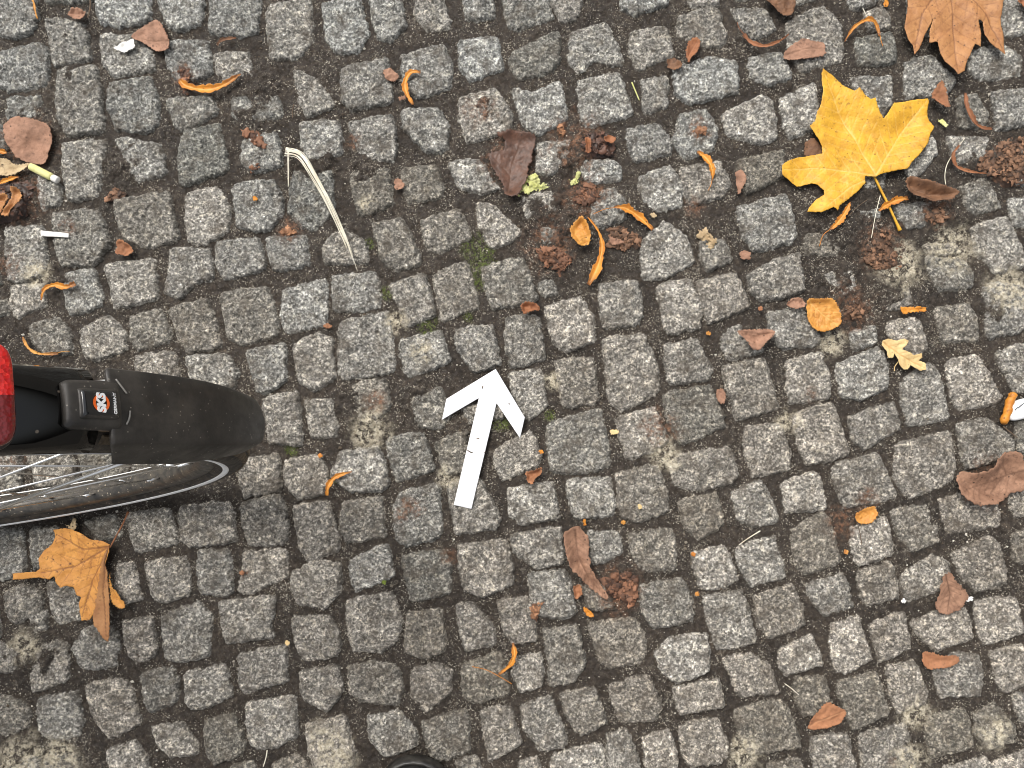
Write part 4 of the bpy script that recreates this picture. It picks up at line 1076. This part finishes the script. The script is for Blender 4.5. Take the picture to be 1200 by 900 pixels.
fibres('twig', 'twig', 'thin stalk beside the slender russet leaflet', 'straw', 'C', [(922,650),(925,580),(985,490)], 1, 0, .0006)
fibres('twig', 'twig', 'fine stalk curving over a sett at the lower right', 'straw', 'I', [(355,600),(380,618),(405,640)], 1, 0, .0005)
fibres('twig', 'twig', 'fine stalk near the small orange leaf piece at the right', 'twig', 'I', [(625,115),(615,60),(602,20)], 1, 0, .0006)
# cigarette end
def cig():
    a, b = tp('A', [(120, 592), (216, 641)]); m = ((a[0]+b[0])/2, (a[1]+b[1])/2)
    z0 = max(float(samp(ZTOP, *a)), float(samp(ZTOP, *b)), float(samp(ZTOP, *m)))+.0046
    root = empty('cigarette_end', (m[0], m[1], z0-.004), 'pale yellow cigarette end with a white tip at the left edge', 'cigarette end')
    def rod(s0, s1, r, name, pal):
        mb = MB(); n = 8
        mb.tube([(a[0]+(b[0]-a[0])*(s0+(s1-s0)*i/n), a[1]+(b[1]-a[1])*(s0+(s1-s0)*i/n), z0) for i in range(n+1)], [r*(.9 if i in (0, n) else 1)*(1+.04*math.sin(i*3+s0)) for i in range(n+1)], 16)
        mb.build(name, PAL[pal], root, world_loc(root))
    rod(0, .80, .0050, 'filter', 'cigyellow'); rod(.79, 1, .0046, 'white_tip', 'white')
PAL['cigyellow'] = leaf_mat('pale_yellow_paper', (.58, .56, .22), (.74, .70, .36), (.5, .45, .2), (.6, .6, .3), .7, .2)
cig()
# orange stub and white plastic scrap at the right edge
def stub():
    q = resample(tp('F', [(1148, 484), (1132, 535), (1117, 588)]), 14)
    mb = MB(); z = float(samp(ZTOP, *q[7]))+.0055
    mb.tube([(x, y, z+.001*math.sin(i)) for i, (x, y) in enumerate(q)], [.0050*(.72 if i in (0, 13) else 1+.12*math.sin(i*1.9)) for i in range(14)], 14)
    tag(mb.build('orange_stub', PAL['orange'], None, (q[7][0], q[7][1], z)), 'crooked orange stub leaning on the white plastic scrap', 'stub')
stub()
def plastic():
    poly = tp('F', [(1130,552),(1138,528),(1160,508),(1200,498),(1250,500),(1275,520),(1262,548),(1215,565),(1165,580),(1138,578)])
    poly = chaikin(poly, .25, 2)
    cx = np.mean([p[0] for p in poly]); cy = np.mean([p[1] for p in poly]); z0 = float(samp(ZTOP, cx, cy))
    root = empty('plastic_scrap', (cx, cy, z0), 'glossy white plastic scrap with a green mark at the right edge', 'plastic scrap')
    v = []; f = []; n = len(poly); prof = [(.9, .001), (1.0, .003), (.98, .006), (.88, .0085), (.6, .0102), (.25, .0107)]
    for s, h in prof:
        for p in poly: v.append((cx+(p[0]-cx)*s, cy+(p[1]-cy)*s, z0+h))
    for i in range(len(prof)-1):
        for k in range(n): f.append((i*n+k, i*n+(k+1) % n, (i+1)*n+(k+1) % n, (i+1)*n+k))
    f += [tuple(range(n))[::-1], tuple((len(prof)-1)*n+k for k in range(n))]
    a = sum(poly[i][0]*poly[(i+1) % n][1]-poly[(i+1) % n][0]*poly[i][1] for i in range(n))
    if a < 0: f = [q[::-1] for q in f]
    m, nn, b = nodes('white_plastic', .25); b.inputs['Base Color'].default_value = (.85, .85, .84, 1)
    add_obj('shell', v, f, m, root, world_loc(root))
    def mark(nm, pts, pal, zz):
        q = tp('F', pts); k = len(q)
        vv = [(x, y, z0+zz) for x, y in q]+[(x, y, z0+zz-.0015) for x, y in q]
        ff = [tuple(range(k))[::-1], tuple(range(k, 2*k))]+[(i, (i+1) % k, k+(i+1) % k, k+i) for i in range(k)]
        add_obj(nm, vv, ff, pal, root, world_loc(root), smooth=False)
    mg, nn, b = nodes('lime_print', .4); b.inputs['Base Color'].default_value = (.38, .52, .04, 1)
    mark('green_mark', [(1183,552),(1196,533),(1214,528),(1222,540),(1200,556)], mg, .0111)
    mk, nn, b = nodes('dark_print', .5); b.inputs['Base Color'].default_value = (.12, .13, .14, 1)
    mark('dark_mark', [(1157,534),(1178,518),(1180,521),(1159,538)], mk, .0108)
    mark('dark_mark', [(1148,541),(1158,531),(1160,535),(1150,545)], mk, .0101)
plastic()

# ---------------------------------------------------------------- grit and moss (uncountable)
def grit():
    rg = np.random.default_rng(5); n = 42000
    x = rg.uniform(-.70, .70, n); y = rg.uniform(-.57, .58, n)
    z = samp(ZI, x, y); d = fbm(x, y, .035, 70)
    keep = ((z < -.0028) & (d > rg.uniform(-.5, .7, n))) | (rg.random(n) < .03)
    x, y, z = x[keep], y[keep], z[keep]; n = len(x)
    s = .00045*np.exp(rg.normal(0, .5, n))*(1+1.3*np.clip(d[keep], 0, 1)); s = np.clip(s, .0003, .0024)
    base = np.array([(1, 0, 0), (-1, 0, 0), (0, 1, 0), (0, -1, 0), (0, 0, .8), (0, 0, -.8)])
    tri = np.array([(0, 2, 4), (2, 1, 4), (1, 3, 4), (3, 0, 4), (2, 0, 5), (1, 2, 5), (3, 1, 5), (0, 3, 5)])
    a = rg.uniform(0, 6.28, n); P = base[None]*rg.uniform(.6, 1.25, (n, 6, 1))
    X = P[:, :, 0]*np.cos(a)[:, None]-P[:, :, 1]*np.sin(a)[:, None]; Y = P[:, :, 0]*np.sin(a)[:, None]+P[:, :, 1]*np.cos(a)[:, None]
    V = np.stack([X*s[:, None]*1.2+x[:, None], Y*s[:, None]+y[:, None], P[:, :, 2]*s[:, None]+(z+s*.35)[:, None]], -1).reshape(-1, 3)
    F = (tri[None]+(np.arange(n)*6)[:, None, None]).reshape(-1, 3)
    m, nn, b = nodes('grit_stones', .8)
    at = N(nn, 'ShaderNodeAttribute', attribute_name='shade')
    nn.links.new(ramp(nn, at.outputs['Fac'], [(0, (.03, .022, .016)), (.4, (.10, .075, .05)), (.7, (.26, .23, .18)), (1, (.62, .58, .5))]), b.inputs['Base Color'])
    o = add_obj('grit', V, F, m, smooth=False, attrs={'shade': np.repeat(rg.random(n)**1.3, 6)})
    o['kind'] = 'stuff'; o['label'] = 'small loose grit and sand grains in the joints between setts'
grit()
def moss():
    rg = random.Random(4); v = []; f = []
    for t, u, w_, rad in MOSS:
        c = tp(t, [(u, w_)])[0]; r = rad/3*.0011
        for _ in range(int(rad*5)):
            a = rg.uniform(0, 6.28); q = r*math.sqrt(rg.random()); x = c[0]+q*math.cos(a); y = c[1]+q*math.sin(a)
            z = float(samp(ZI, x, y))
            if z > -.002: continue
            h = rg.uniform(.001, .0028); b = rg.uniform(0, 6.28); s = .0005; k = len(v)
            lx, ly = rg.uniform(-.0012, .0012), rg.uniform(-.0012, .0012)
            v += [(x-s*math.cos(b), y-s*math.sin(b), z-.0003), (x+s*math.cos(b), y+s*math.sin(b), z-.0003), (x+lx, y+ly, z+h)]
            f.append((k, k+1, k+2))
    o = add_obj('moss', v, f, PAL['green']); o['kind'] = 'stuff'; o['label'] = 'tiny green moss tufts in the joints near the arrow'
moss()

# ---------------------------------------------------------------- bicycle
BX, BY, PSI, LEAN = -.5783, -.0869, .1655, .0944
RW = .345
bu = Vector((math.cos(PSI), math.sin(PSI), 0)); bn = Vector((-math.sin(PSI), math.cos(PSI), 0))
bwv = Vector((0, 0, 1))*math.cos(LEAN)+bn*math.sin(LEAN)
ba = bu.cross(bwv); ba = -ba if ba.y > 0 else ba          # axle direction, towards the photographer
BASE = Vector((BX, BY, 0)); HUB = BASE+bwv*RW
def WP(r, th, off=0.0, c=HUB): return c+bu*(r*math.cos(th))+bwv*(r*math.sin(th))+ba*off
def BL(x, z, off=0.0): return BASE-bu*x+bwv*z+ba*off       # x forward of the rear axle, z up, off to the near side
def plain(name, col, rough=.4, metal=0.0, spec=.5, coat=0.0):
    m, n, b = nodes(name, rough); b.inputs['Base Color'].default_value = col+(1,); b.inputs['Metallic'].default_value = metal
    b.inputs['Specular IOR Level'].default_value = spec; b.inputs['Coat Weight'].default_value = coat
    return m, n, b
def worn(name, col, dust, rough, amt, scale=60, bs=.3, bd=.0006, metal=0.0, specks=.0, sp_scale=240):
    m, n, b = plain(name, col, rough, metal); P = pos(n)
    c = mix(n, mth(n, 'MULTIPLY', ramp(n, noise(n, P, scale, 6, .7), [(.42, 0), (.72, 1)]), amt), col, dust)
    if specks:
        v = N(n, 'ShaderNodeTexVoronoi', Scale=float(sp_scale)); n.links.new(P, v.inputs['Vector'])
        s = n.nodes.new('ShaderNodeSeparateColor'); n.links.new(v.outputs['Color'], s.inputs[0])
        k = mth(n, 'MULTIPLY', ramp(n, v.outputs['Distance'], [(.16, 1), (.30, 0)]), ramp(n, s.outputs[0], [(1-specks, 0), (1-specks+.02, 1)]))
        c = mix(n, k, c, tuple(min(1, d*2.0) for d in dust))
    n.links.new(c, b.inputs['Base Color'])
    n.links.new(ramp(n, noise(n, P, scale*1.7, 5, .7), [(.35, rough*.8), (.75, min(1, rough*1.5+.02))]), b.inputs['Roughness'])
    bump(n, b, noise(n, P, 900, 3, .6), bs, bd)
    return m
M_GLOSS = worn('glossy_black_mudguard', (.002, .002, .002), (.10, .08, .06), .02, .04, 45, .02, .0001, specks=.05)
M_FLAP = worn('matt_black_rubber', (.021, .019, .017), (.13, .115, .095), .40, .40, 30, .4, .0002, specks=.10, sp_scale=520)
M_TYRE = worn('dusty_tyre_rubber', (.026, .022, .018), (.15, .12, .085), .8, .65, 70, .8, .0008, specks=.25, sp_scale=300)
M_TREAD = worn('tan_dusted_tread', (.075, .055, .034), (.26, .19, .115), .85, .8, 90, .9, .0012, specks=.3, sp_scale=260)
M_REFL = worn('reflective_band', (.95, .95, .93), (.12, .10, .08), .5, .22, 160, .1, .0002)
M_RIM = worn('black_rim', (.05, .047, .043), (.20, .17, .13), .38, .6, 90, .3, .0003, .3, specks=.3)
M_STEEL = plain('stainless_steel', (.78, .77, .75), .22, 1.0)[0]
M_ALU = worn('dull_aluminium', (.45, .45, .45), (.12, .10, .08), .35, .4, 90, .1, .0002, .8)
M_FRAME = worn('dark_frame_paint', (.02, .022, .025), (.12, .10, .08), .25, .2, 30, .03, .0001)
M_SADDLE = worn('black_saddle_cover', (.02, .02, .02), (.08, .07, .06), .55, .3)

bike = empty('bicycle', tuple(BASE), 'black bicycle at the left edge with mudguard flap and red rear reflector', 'bicycle')
BO = tuple(BASE)
def ring_section(sec, c, n=144, th0=0, th1=2*math.pi):
    """sweep a closed (r, off) section round the wheel axis"""
    v = []; f = []; k = len(sec); closed = abs(th1-th0-2*math.pi) < 1e-6
    m = n if closed else n+1
    for i in range(m):
        th = th0+(th1-th0)*i/n
        for r, o in sec: v.append(tuple(WP(r, th, o, c)))
    for i in range(n):
        a = i*k; b = ((i+1) % m)*k
        for j in range(k): f.append((a+j, a+(j+1) % k, b+(j+1) % k, b+j))
    if not closed: f += [tuple(range(k))[::-1], tuple((m-1)*k+j for j in range(k))]
    return v, f
def wheel(c, label):
    wl = bpy.data.objects.new('wheel', None); C.objects.link(wl); wl.parent = bike; wl.location = Vector(c)-BASE; wl.empty_display_size = .03
    o = tuple(c)
    if label: wl['label'] = label
    rc, rr = .3262, .0188
    def build(nm, v, f, m): return add_obj(nm, v, f, m, wl, o)
    sec = []
    for k in range(28):
        a = 2*math.pi*k/28+R(-150); sec.append((rc+rr*math.sin(a)*(1.0), rr*math.cos(a)*1.02))
    v, f = ring_section(sec, c, 200); build('tyre', v, f, M_TYRE)
    # centre tread: shallow blocks standing on the crown
    v = []; f = []
    nb = 150
    for i in range(nb):
        for j, (a0, a1) in enumerate(((R(38), R(60)), (R(66), R(86)), (R(94), R(114)), (R(120), R(142)))):
            t0 = 2*math.pi*(i+.5*(j % 2))/nb; t1 = t0+2*math.pi*.66/nb; b = len(v)
            for h in (.0002, .0016):
                ins = 0 if h < .001 else .12
                for (tt, aa) in ((t0, a0), (t1, a0), (t1, a1), (t0, a1)):
                    tt = tt+(ins*(t1-t0))*(1 if tt == t0 else -1); aa = aa+(ins*(a1-a0))*(1 if aa == a0 else -1)
                    v.append(tuple(WP(rc+(rr+h)*math.sin(aa), tt, (rr+h)*math.cos(aa)*1.02, c)))
            f += [(b+4, b+5, b+6, b+7), (b, b+1, b+5, b+4), (b+1, b+2, b+6, b+5), (b+2, b+3, b+7, b+6), (b+3, b, b+4, b+7)]
    add_obj('tread', v, f, M_TREAD, wl, o, smooth=False)
    for sg in (1, -1):
        a0, a1 = R(-22), R(-5); s2 = []
        for k in range(4):
            a = a0+(a1-a0)*k/3; s2.append((rc+(rr+.0004)*math.sin(a), sg*(rr+.0004)*1.02*math.cos(a)))
        for k in range(3, -1, -1):
            a = a0+(a1-a0)*k/3; s2.append((rc+(rr-.0006)*math.sin(a), sg*(rr-.0006)*1.02*math.cos(a)))
        v, f = ring_section(s2, c, 200); build('reflective_band', v, f, M_REFL)
    sec = [(.3135, .0125), (.3135, .0100), (.309, .0100), (.3075, .004), (.3075, -.004), (.309, -.0100), (.3135, -.0100), (.3135, -.0125), (.302, -.0120), (.2955, -.0070), (.2940, 0), (.2955, .0070), (.302, .0120)]
    v, f = ring_section(sec, c, 160); build('rim', v, f, M_RIM)
    mb = MB(); h = ba
    mb.tube([WP(0, 0, x, c) for x in (-.036, -.033, -.030, -.026, 0, .026, .030, .033, .036)], [.012, .024, .024, .014, .012, .014, .024, .024, .012], 20)
    mb.tube([WP(0, 0, x, c) for x in (-.068, .068)], .0048, 10)
    mb.build('hub', M_ALU, wl, o)
    for i in range(32):
        sg = 1 if i % 2 else -1; t1 = 2*math.pi*i/32+R(4); t0 = t1+(R(62) if (i//2) % 2 else -R(62))
        mb = MB(); mb.tube([WP(.0215, t0, sg*.0315, c), WP(.2945, t1, sg*.002, c)], .0010, 6)
        mb.tube([WP(.280, t1-.0, sg*.0045, c), WP(.2955, t1, sg*.002, c)], .0017, 6)
        mb.build('spoke', M_STEEL, wl, o)
    return wl
wheel(HUB, None)
FH = HUB-bu*1.06+bwv*0
wheel(FH, None)

# rear mudguard: domed strip round the tyre, then the flared flap
RG, WF = .3846, .0269
def guard(th0, th1, prof, th_=.0016, n=90, c=HUB, sl=None):
    """prof(s, th) -> (r, off) for s in -1..1"""
    sl = sl or [j/10-1 for j in range(21)]; v = []; f = []; K = len(sl)
    for lay in (0, 1):
        for i in range(n+1):
            th = th0+(th1-th0)*i/n
            for j in range(K):
                pr = prof(sl[j], th); r, o = pr[0], pr[1]; v.append(tuple(WP(r-lay*th_, th+(pr[2] if len(pr) > 2 else 0), o*(1-.02*lay), c)))
    o_ = (n+1)*K
    for i in range(n):
        for j in range(K-1):
            a = i*K+j; f += [(a, a+1, a+K+1, a+K), (o_+a, o_+a+K, o_+a+K+1, o_+a+1)]
        a = i*K; f.append((a, a+K, o_+a+K, o_+a)); a = i*K+K-1; f.append((a, o_+a, o_+a+K, a+K))
    for j in range(K-1):
        a = j; f.append((a, o_+a, o_+a+1, a+1)); a = n*K+j; f.append((a, a+1, o_+a+1, o_+a))
    return v, f
def dome(s, th):
    return (RG-.0008-.011*abs(s)**2.2-(.0035 if abs(s) > .96 else 0), WF*(1.0*s))
mg = bpy.data.objects.new('mudguard', None); C.objects.link(mg); mg.parent = bike; mg.location = HUB-BASE; MO = tuple(HUB)
v, f = guard(R(28), R(172), dome); add_obj('mudguard_strip', v, f, M_GLOSS, mg, MO)
TH_T, TH_B = R(27.2), R(2.6)
def flap(s, th):
    q = (TH_T+R(1.5)-th)/(TH_T+R(1.5)-TH_B)                      # 0 top .. 1 tip
    tip = max(0, (q-.45)/.55)
    wid = .0296-.0080*tip**1.8
    endr = math.sqrt(max(0, 1-max(0, (q-.88)/.12)**2.6))*.42+.58
    wid *= endr
    a = abs(s)
    if a < .62: r, o = RG+.0024-.0022*(a/.62)**2.0, wid*.80*(a/.62)     # flat crown
    else:
        k = (a-.62)/.38; r, o = RG-.0002-.0235*k*(1-.50*tip), wid*(.80+.20*k**.7)
        if s > 0 and a >= .62: o *= 1+.11*((a-.62)/.38)*(1-tip)          # the near wall flares out a little
    dth = -R(3.2)*max(0, (a-.60)/.40)**1.0*max(0, 1-q/.5)        # the top edge slants back along both walls
    return r, o*(1 if s >= 0 else -1), dth
v, f = guard(TH_B, TH_T, flap, .0028, 70, sl=[-1, -.985, -.9, -.8, -.7, -.63, -.61, -.5, -.35, -.2, -.02, 0, .02, .2, .35, .5, .61, .63, .7, .8, .9, .985, 1]); add_obj('mudguard_flap', v, f, M_FLAP, mg, MO)
# label tab reaching up over the strip
def tabp(th0, th1, w0, w1, r0, thick, name, m, rnd=.35, wc=0.0, parent=mg, n=26):
    out = []; K = 13; v = []; f = []
    for lay in (0, 1):
        for i in range(n+1):
            q = i/n; th = th0+(th1-th0)*q; e = min(q, 1-q)*2
            wd = (w0+(w1-w0)*q)*(1-rnd*max(0, 1-e/.30)**2.6)
            for j in range(K):
                s = j/(K-1)*2-1; edge = max(0, abs(s)-.86)/.14; ee = max(0, 1-min(q, 1-q)/.06)
                r = r0-.0045*(s*wd/.0269)**2-(thick if lay else 0)
                if not lay: r -= thick*.45*max(edge, ee)**2
                v.append(tuple(WP(r, th, s*wd+wc)))
    o_ = (n+1)*K
    for i in range(n):
        for j in range(K-1):
            a = i*K+j; f += [(a, a+1, a+K+1, a+K), (o_+a, o_+a+K, o_+a+K+1, o_+a+1)]
        a = i*K; f.append((a, a+K, o_+a+K, o_+a)); a = i*K+K-1; f.append((a, o_+a, o_+a+K, a+K))
    for j in range(K-1):
        a = j; f.append((a, o_+a, o_+a+1, a+1)); a = n*K+j; f.append((a, a+1, o_+a+1, o_+a))
    return add_obj(name, v, f, m, parent, MO)
tabp(R(26.2), R(31.5), .0160, .0146, RG+.0044, .0052, 'label_tab', M_FLAP, .14)
tabp(R(26.75), R(30.4), .0094, .0094, RG+.0057, .002, 'badge_frame', M_FLAP, .10)
tabp(R(26.95), R(30.2), .0082, .0082, RG+.0064, .0015, 'badge', plain('badge_gloss_black', (.008, .008, .009), .08, coat=1.0)[0], .10)
M_WH = plain('badge_white', (.85, .85, .84), .35)[0]; M_OR = plain('badge_orange', (.80, .13, .015), .35)[0]
# badge graphics, laid on the tangent plane of the badge (reads with its top towards the crown of the wheel)
thb = R(28.55); bc = WP(RG+.0068, thb, 0)
tup = (WP(1, thb+.001)-WP(1, thb)).normalized(); nrm = (WP(RG+.01, thb)-WP(RG, thb)).normalized(); trt = tup.cross(nrm)
def badge_text(body, size, dx, dy, mat_, name, bold=0.0, sx=1.0, shear=0.0):
    cu = bpy.data.curves.new(name, 'FONT'); cu.body = body; cu.size = size; cu.align_x = 'CENTER'; cu.align_y = 'CENTER'; cu.extrude = .00012; cu.offset = bold; cu.shear = shear
    ob = bpy.data.objects.new(name, cu); C.objects.link(ob); bpy.context.view_layer.update()
    dg = bpy.context.evaluated_depsgraph_get(); me = bpy.data.meshes.new_from_object(ob.evaluated_get(dg)); bpy.data.objects.remove(ob)
    vv = [bc+trt*(v_.co.x*sx+dx)+tup*(v_.co.y+dy)+nrm*(v_.co.z) for v_ in me.vertices]; ff = [tuple(p.vertices) for p in me.polygons]
    add_obj(name, vv, ff, mat_, mg, MO, smooth=False)
badge_text('SKS', .0072, 0, -.0002, M_WH, 'badge_lettering', .0004, 1.05, .1)
badge_text('GERMANY', .0026, 0, -.0088, M_WH, 'badge_lettering', .00003, 1.12)
v = []; f = []; nR = 40
for i in range(nR):
    a = 2*math.pi*i/nR
    for rr_, h in ((.0052, 0), (.0052, .0001), (.0036, .0001), (.0036, 0)):
        v.append(tuple(bc+trt*(math.cos(a)*rr_*1.05)+tup*(math.sin(a)*rr_)+nrm*(h-.00015)))
    b0 = i*4; b1 = ((i+1) % nR)*4
    for j in range(3): f.append((b0+j, b0+j+1, b1+j+1, b1+j))
add_obj('badge_ring', v, f, M_OR, mg, MO, smooth=False)
# two thin crescent ridges beside the tab
M_RIDGE = worn('scuffed_ridge', (.22, .21, .19), (.3, .28, .25), .5, .6)
for arc in (((26.4, -.0170), (25.95, -.0120), (25.55, -.0077)), ((25.4, .0033), (25.5, .0080), (25.8, .0120))):
    mb = MB(); mb.tube([WP(RG+.0032-.0045*(o_/.0269)**2, R(t_), o_) for t_, o_ in resample(arc, 9)], .0006, 6)
    mb.build('ridge', M_RIDGE, mg, MO)
# reflector
M_RED, rn, rb = nodes('red_reflector', .12)
rv = N(rn, 'ShaderNodeTexVoronoi', Scale=430.0); rn.links.new(pos(rn), rv.inputs['Vector'])
rs = rn.nodes.new('ShaderNodeSeparateColor'); rn.links.new(rv.outputs['Color'], rs.inputs[0])
rn.links.new(ramp(rn, rs.outputs[0], [(0, (.50, .004, .004)), (.6, (.62, .008, .006)), (1, (.85, .03, .02))]), rb.inputs['Base Color'])
RCOL = rb.inputs['Base Color'].links[0].from_socket
rdot = rn.nodes.new('ShaderNodeVectorMath'); rdot.operation = 'DOT_PRODUCT'; rn.links.new(pos(rn), rdot.inputs[0]); rdot.inputs[1].default_value = tuple(ba)
rsel = mth(rn, 'GREATER_THAN', rdot.outputs['Value'], float(WP(RG, 0, -.001).dot(ba)))
rn.links.new(mix(rn, rsel, RCOL, (.16, .001, .002)), rb.inputs['Base Color'])   # dimmer prism reflection of the lower half painted in as deeper red
bump(rn, rb, rv.outputs['Distance'], .5, .0008); rb.inputs['Coat Weight'].default_value = 1.0
def rbox(name, th0, th1, r0, r1, w, m, parent, nn=10, off=0.0, rnd=.35, dom=.0):
    v = []; f = []; prof = []
    K = 40; sections = [(r0, 1.0), (r1-.002, 1.0), (r1-.0006, .97), (r1, .90), (r1+dom*.6, .5), (r1+dom, .0001)]
    tc = (th0+th1)/2; ht = (th1-th0)/2
    for r, s in sections:
        for i in range(K):
            a = 2*math.pi*i/K; e = 2/5.5
            cx_ = math.copysign(abs(math.cos(a))**e, math.cos(a)); cy_ = math.copysign(abs(math.sin(a))**e, math.sin(a))
            v.append(tuple(WP(r, tc, 0)+ (WP(1, tc+.001)-WP(1, tc)).normalized()*(cx_*ht*RG*s)+ba*(cy_*w*s+off)))
    for i in range(len(sections)-1):
        for k in range(K): f.append((i*K+k, i*K+(k+1) % K, (i+1)*K+(k+1) % K, (i+1)*K+k))
    f += [tuple(range(K))[::-1], tuple((len(sections)-1)*K+k for k in range(K))]
    return add_obj(name, v, f, m, parent, MO)
RT0, RT1 = R(35.9), R(44)
rbox('reflector_housing', RT0-R(.25), RT1+R(.25), RG-.001, RG+.008, .0302, M_FLAP, mg, off=-.0022)
rbox('reflector', RT0, RT1, RG+.007, RG+.0155, .0292, M_RED, mg, off=-.0022, dom=.0012)
# mudguard stays
for sg in (1, -1):
    for th in (R(21), R(60)):
        mb = MB(); mb.tube([WP(.012, th, sg*.060), WP(RG-.032, th, sg*.0285), WP(RG-.022, th, sg*.0235)], .0015, 8); mb.build('stay', M_STEEL, mg, MO)
# frame, fork, bars, saddle
def tb(mb, a, b, r, r2=None, n=14): mb.tube([a, (a+b)/2, b], [r, (r+(r2 or r))/2, r2 or r], n)
BBx, BBz = .44, .285
mb = MB()
for sg in (1, -1):
    tb(mb, BL(.012, RW, sg*.064), BL(BBx-.03, BBz, sg*.032), .008, .010)
    tb(mb, BL(.010, RW+.01, sg*.064), BL(.565, .78, sg*.020), .007)
tb(mb, BL(BBx, BBz), BL(.60, .83), .0155); tb(mb, BL(BBx, BBz), BL(.955, .70), .019); tb(mb, BL(.585, .77), BL(.93, .80), .0155)
tb(mb, BL(.965, .66), BL(.925, .84), .020); mb.tube([BL(BBx, BBz, x) for x in (-.036, .036)], .021, 18)
mb.build('frame', M_FRAME, bike, BO)
mb = MB()
for sg in (1, -1): mb.tube([BL(.965, .68, sg*.02), BL(.975, .65, sg*.055), BL(1.03, .45, sg*.056), BL(1.06, RW, sg*.062)], [.014, .013, .011, .008], 12)
mb.build('fork', M_FRAME, bike, BO)
mb = MB(); mb.tube([BL(.60, .83), BL(.618, .93)], .0135, 14); mb.build('seat_post', M_ALU, bike, BO)
mb = MB(); mb.tube([BL(.925, .84), BL(.905, .97), BL(.99, .99)], [.014, .013, .015], 14); mb.tube([BL(.85, 1.0, -.30), BL(.93, 1.0, -.22), BL(.99, .99, -.08), BL(.99, .99, .08), BL(.93, 1.0, .22), BL(.85, 1.0, .30)], .0125, 12)
mb.build('handlebar', M_ALU, bike, BO)
for sg in (1, -1):
    mb = MB(); mb.tube([BL(.92, 1.0, sg*.215), BL(.845, 1.0, sg*.305)], .017, 14); mb.build('grip', M_SADDLE, bike, BO)
v = []; f = []; K = 18; rows = [(-.0, .02), (.01, .055), (.05, .078), (.10, .074), (.15, .045), (.20, .026), (.25, .020), (.265, .010)]
for x, wd in rows:
    for k in range(K):
        a = 2*math.pi*k/K; v.append(tuple(BL(.50+x, .955+.018*math.sin(a)+(.012 if x < .08 else 0), wd*math.cos(a))))
for i in range(len(rows)-1):
    for k in range(K): f.append((i*K+k, i*K+(k+1) % K, (i+1)*K+(k+1) % K, (i+1)*K+k))
f += [tuple(range(K))[::-1], tuple((len(rows)-1)*K+k for k in range(K))]
add_obj('saddle', v, f, M_SADDLE, bike, BO)
mb = MB()
mb.tube([BL(BBx, BBz, -.06), BL(BBx, BBz, -.058)], .09, 36); mb.build('chainring', M_ALU, bike, BO)
mb = MB(); mb.tube([BL(0, RW, -.045), BL(0, RW, -.043)], .035, 24); mb.build('sprocket', M_ALU, bike, BO)
for sg in (1, -1):
    mb = MB(); mb.tube([BL(BBx, BBz, sg*.07), BL(BBx+sg*.17, BBz, sg*.082)], [.011, .009], 10); mb.build('crank', M_ALU, bike, BO)
    mb = MB(); mb.tube([BL(BBx+sg*.17, BBz-.0, sg*.09), BL(BBx+sg*.17, BBz, sg*.17)], [.028, .028], 8); mb.build('pedal', M_SADDLE, bike, BO)
mb = MB(); e = BL(.36, .27, .05); g = Vector((e.x-.05, e.y-.20, -.004)); mb.tube([e, g], [.009, .008], 10); mb.tube([g, g+Vector((-.03, -.02, 0))], .009, 8); mb.build('kickstand', M_ALU, bike, BO)

# ---------------------------------------------------------------- photographer's shoe at the bottom edge
def shoe():
    cx, cy = ground_at(484, 892, .03)                        # tip of the toe
    z0 = float(samp(ZTOP, cx, cy))+.001
    root = empty('shoe', (cx, cy, z0), 'black shoe toe with a rubber rim just entering at the bottom edge', 'shoe')
    M1 = worn('shoe_rubber', (.020, .019, .018), (.14, .13, .11), .35, .35, 60)
    M2 = worn('shoe_upper', (.016, .016, .016), (.06, .055, .05), .5, .4, 80, .6, .0005)
    Ls = .285
    def width(s):  # s 0 toe .. 1 heel
        base = .049-.012*max(0, min(1, (s-.35)/.3))
        e = min(1, s/.20); e2 = min(1, (1-s)/.12)
        return base*math.sqrt(max(0, 1-(1-e)**2.3))*math.sqrt(max(.0, 1-(1-e2)**2.4))+.0002
    def loft(levels, name, m, cap=True):
        n = 44; v = []; f = []
        outline = []
        for i in range(n):
            u = i/n
            s = .5-.5*math.cos(2*math.pi*u); sd_ = 1 if u < .5 else -1
            outline.append((s, sd_))
        for z, k, sh in levels:
            for s, q in outline:
                y = -(s*Ls); x = width(s)*q
                ins = k*.049
                yc = -Ls*.5
                v.append((cx+x*(1-k)+.004*math.sin(s*3), cy+(y-yc)*(1-k*.35)+yc+0, z0+z+sh(s)))
        for i in range(len(levels)-1):
            for k in range(n): f.append((i*n+k, i*n+(k+1) % n, (i+1)*n+(k+1) % n, (i+1)*n+k))
        if cap: f += [tuple(range(n))[::-1], tuple((len(levels)-1)*n+k for k in range(n))]
        add_obj(name, v, f, m, root, world_loc(root))
    zz = lambda s: 0
    toe = lambda s: .004*max(0, 1-s/.25)
    loft([(0, .08, toe), (.003, 0, toe), (.018, .0, toe), (.022, .03, toe), (.0225, .08, toe), (.021, .10, toe)], 'sole', M1)
    rise = lambda s: .030*max(0, min(1, (s-.15)/.55))
    r2 = lambda s: .050*max(0, min(1, (s-.22)/.5))
    loft([(.018, .10, zz), (.034, .12, zz), (.046, .24, rise), (.053, .42, r2), (.057, .62, r2), (.058, .8, r2)], 'upper', M2)
    mb = MB()
    for k in range(5):
        s = .38+.06*k; y = cy-s*Ls; h = z0+.062+.050*max(0, min(1, (s-.22)/.5)); mb.tube([(cx-.022, y+.004, h-.012), (cx, y, h), (cx+.022, y+.004, h-.012)], .0022, 6)
    mb.build('lace', plain('lace_cord', (.02, .02, .02), .8)[0], root, world_loc(root))
shoe()
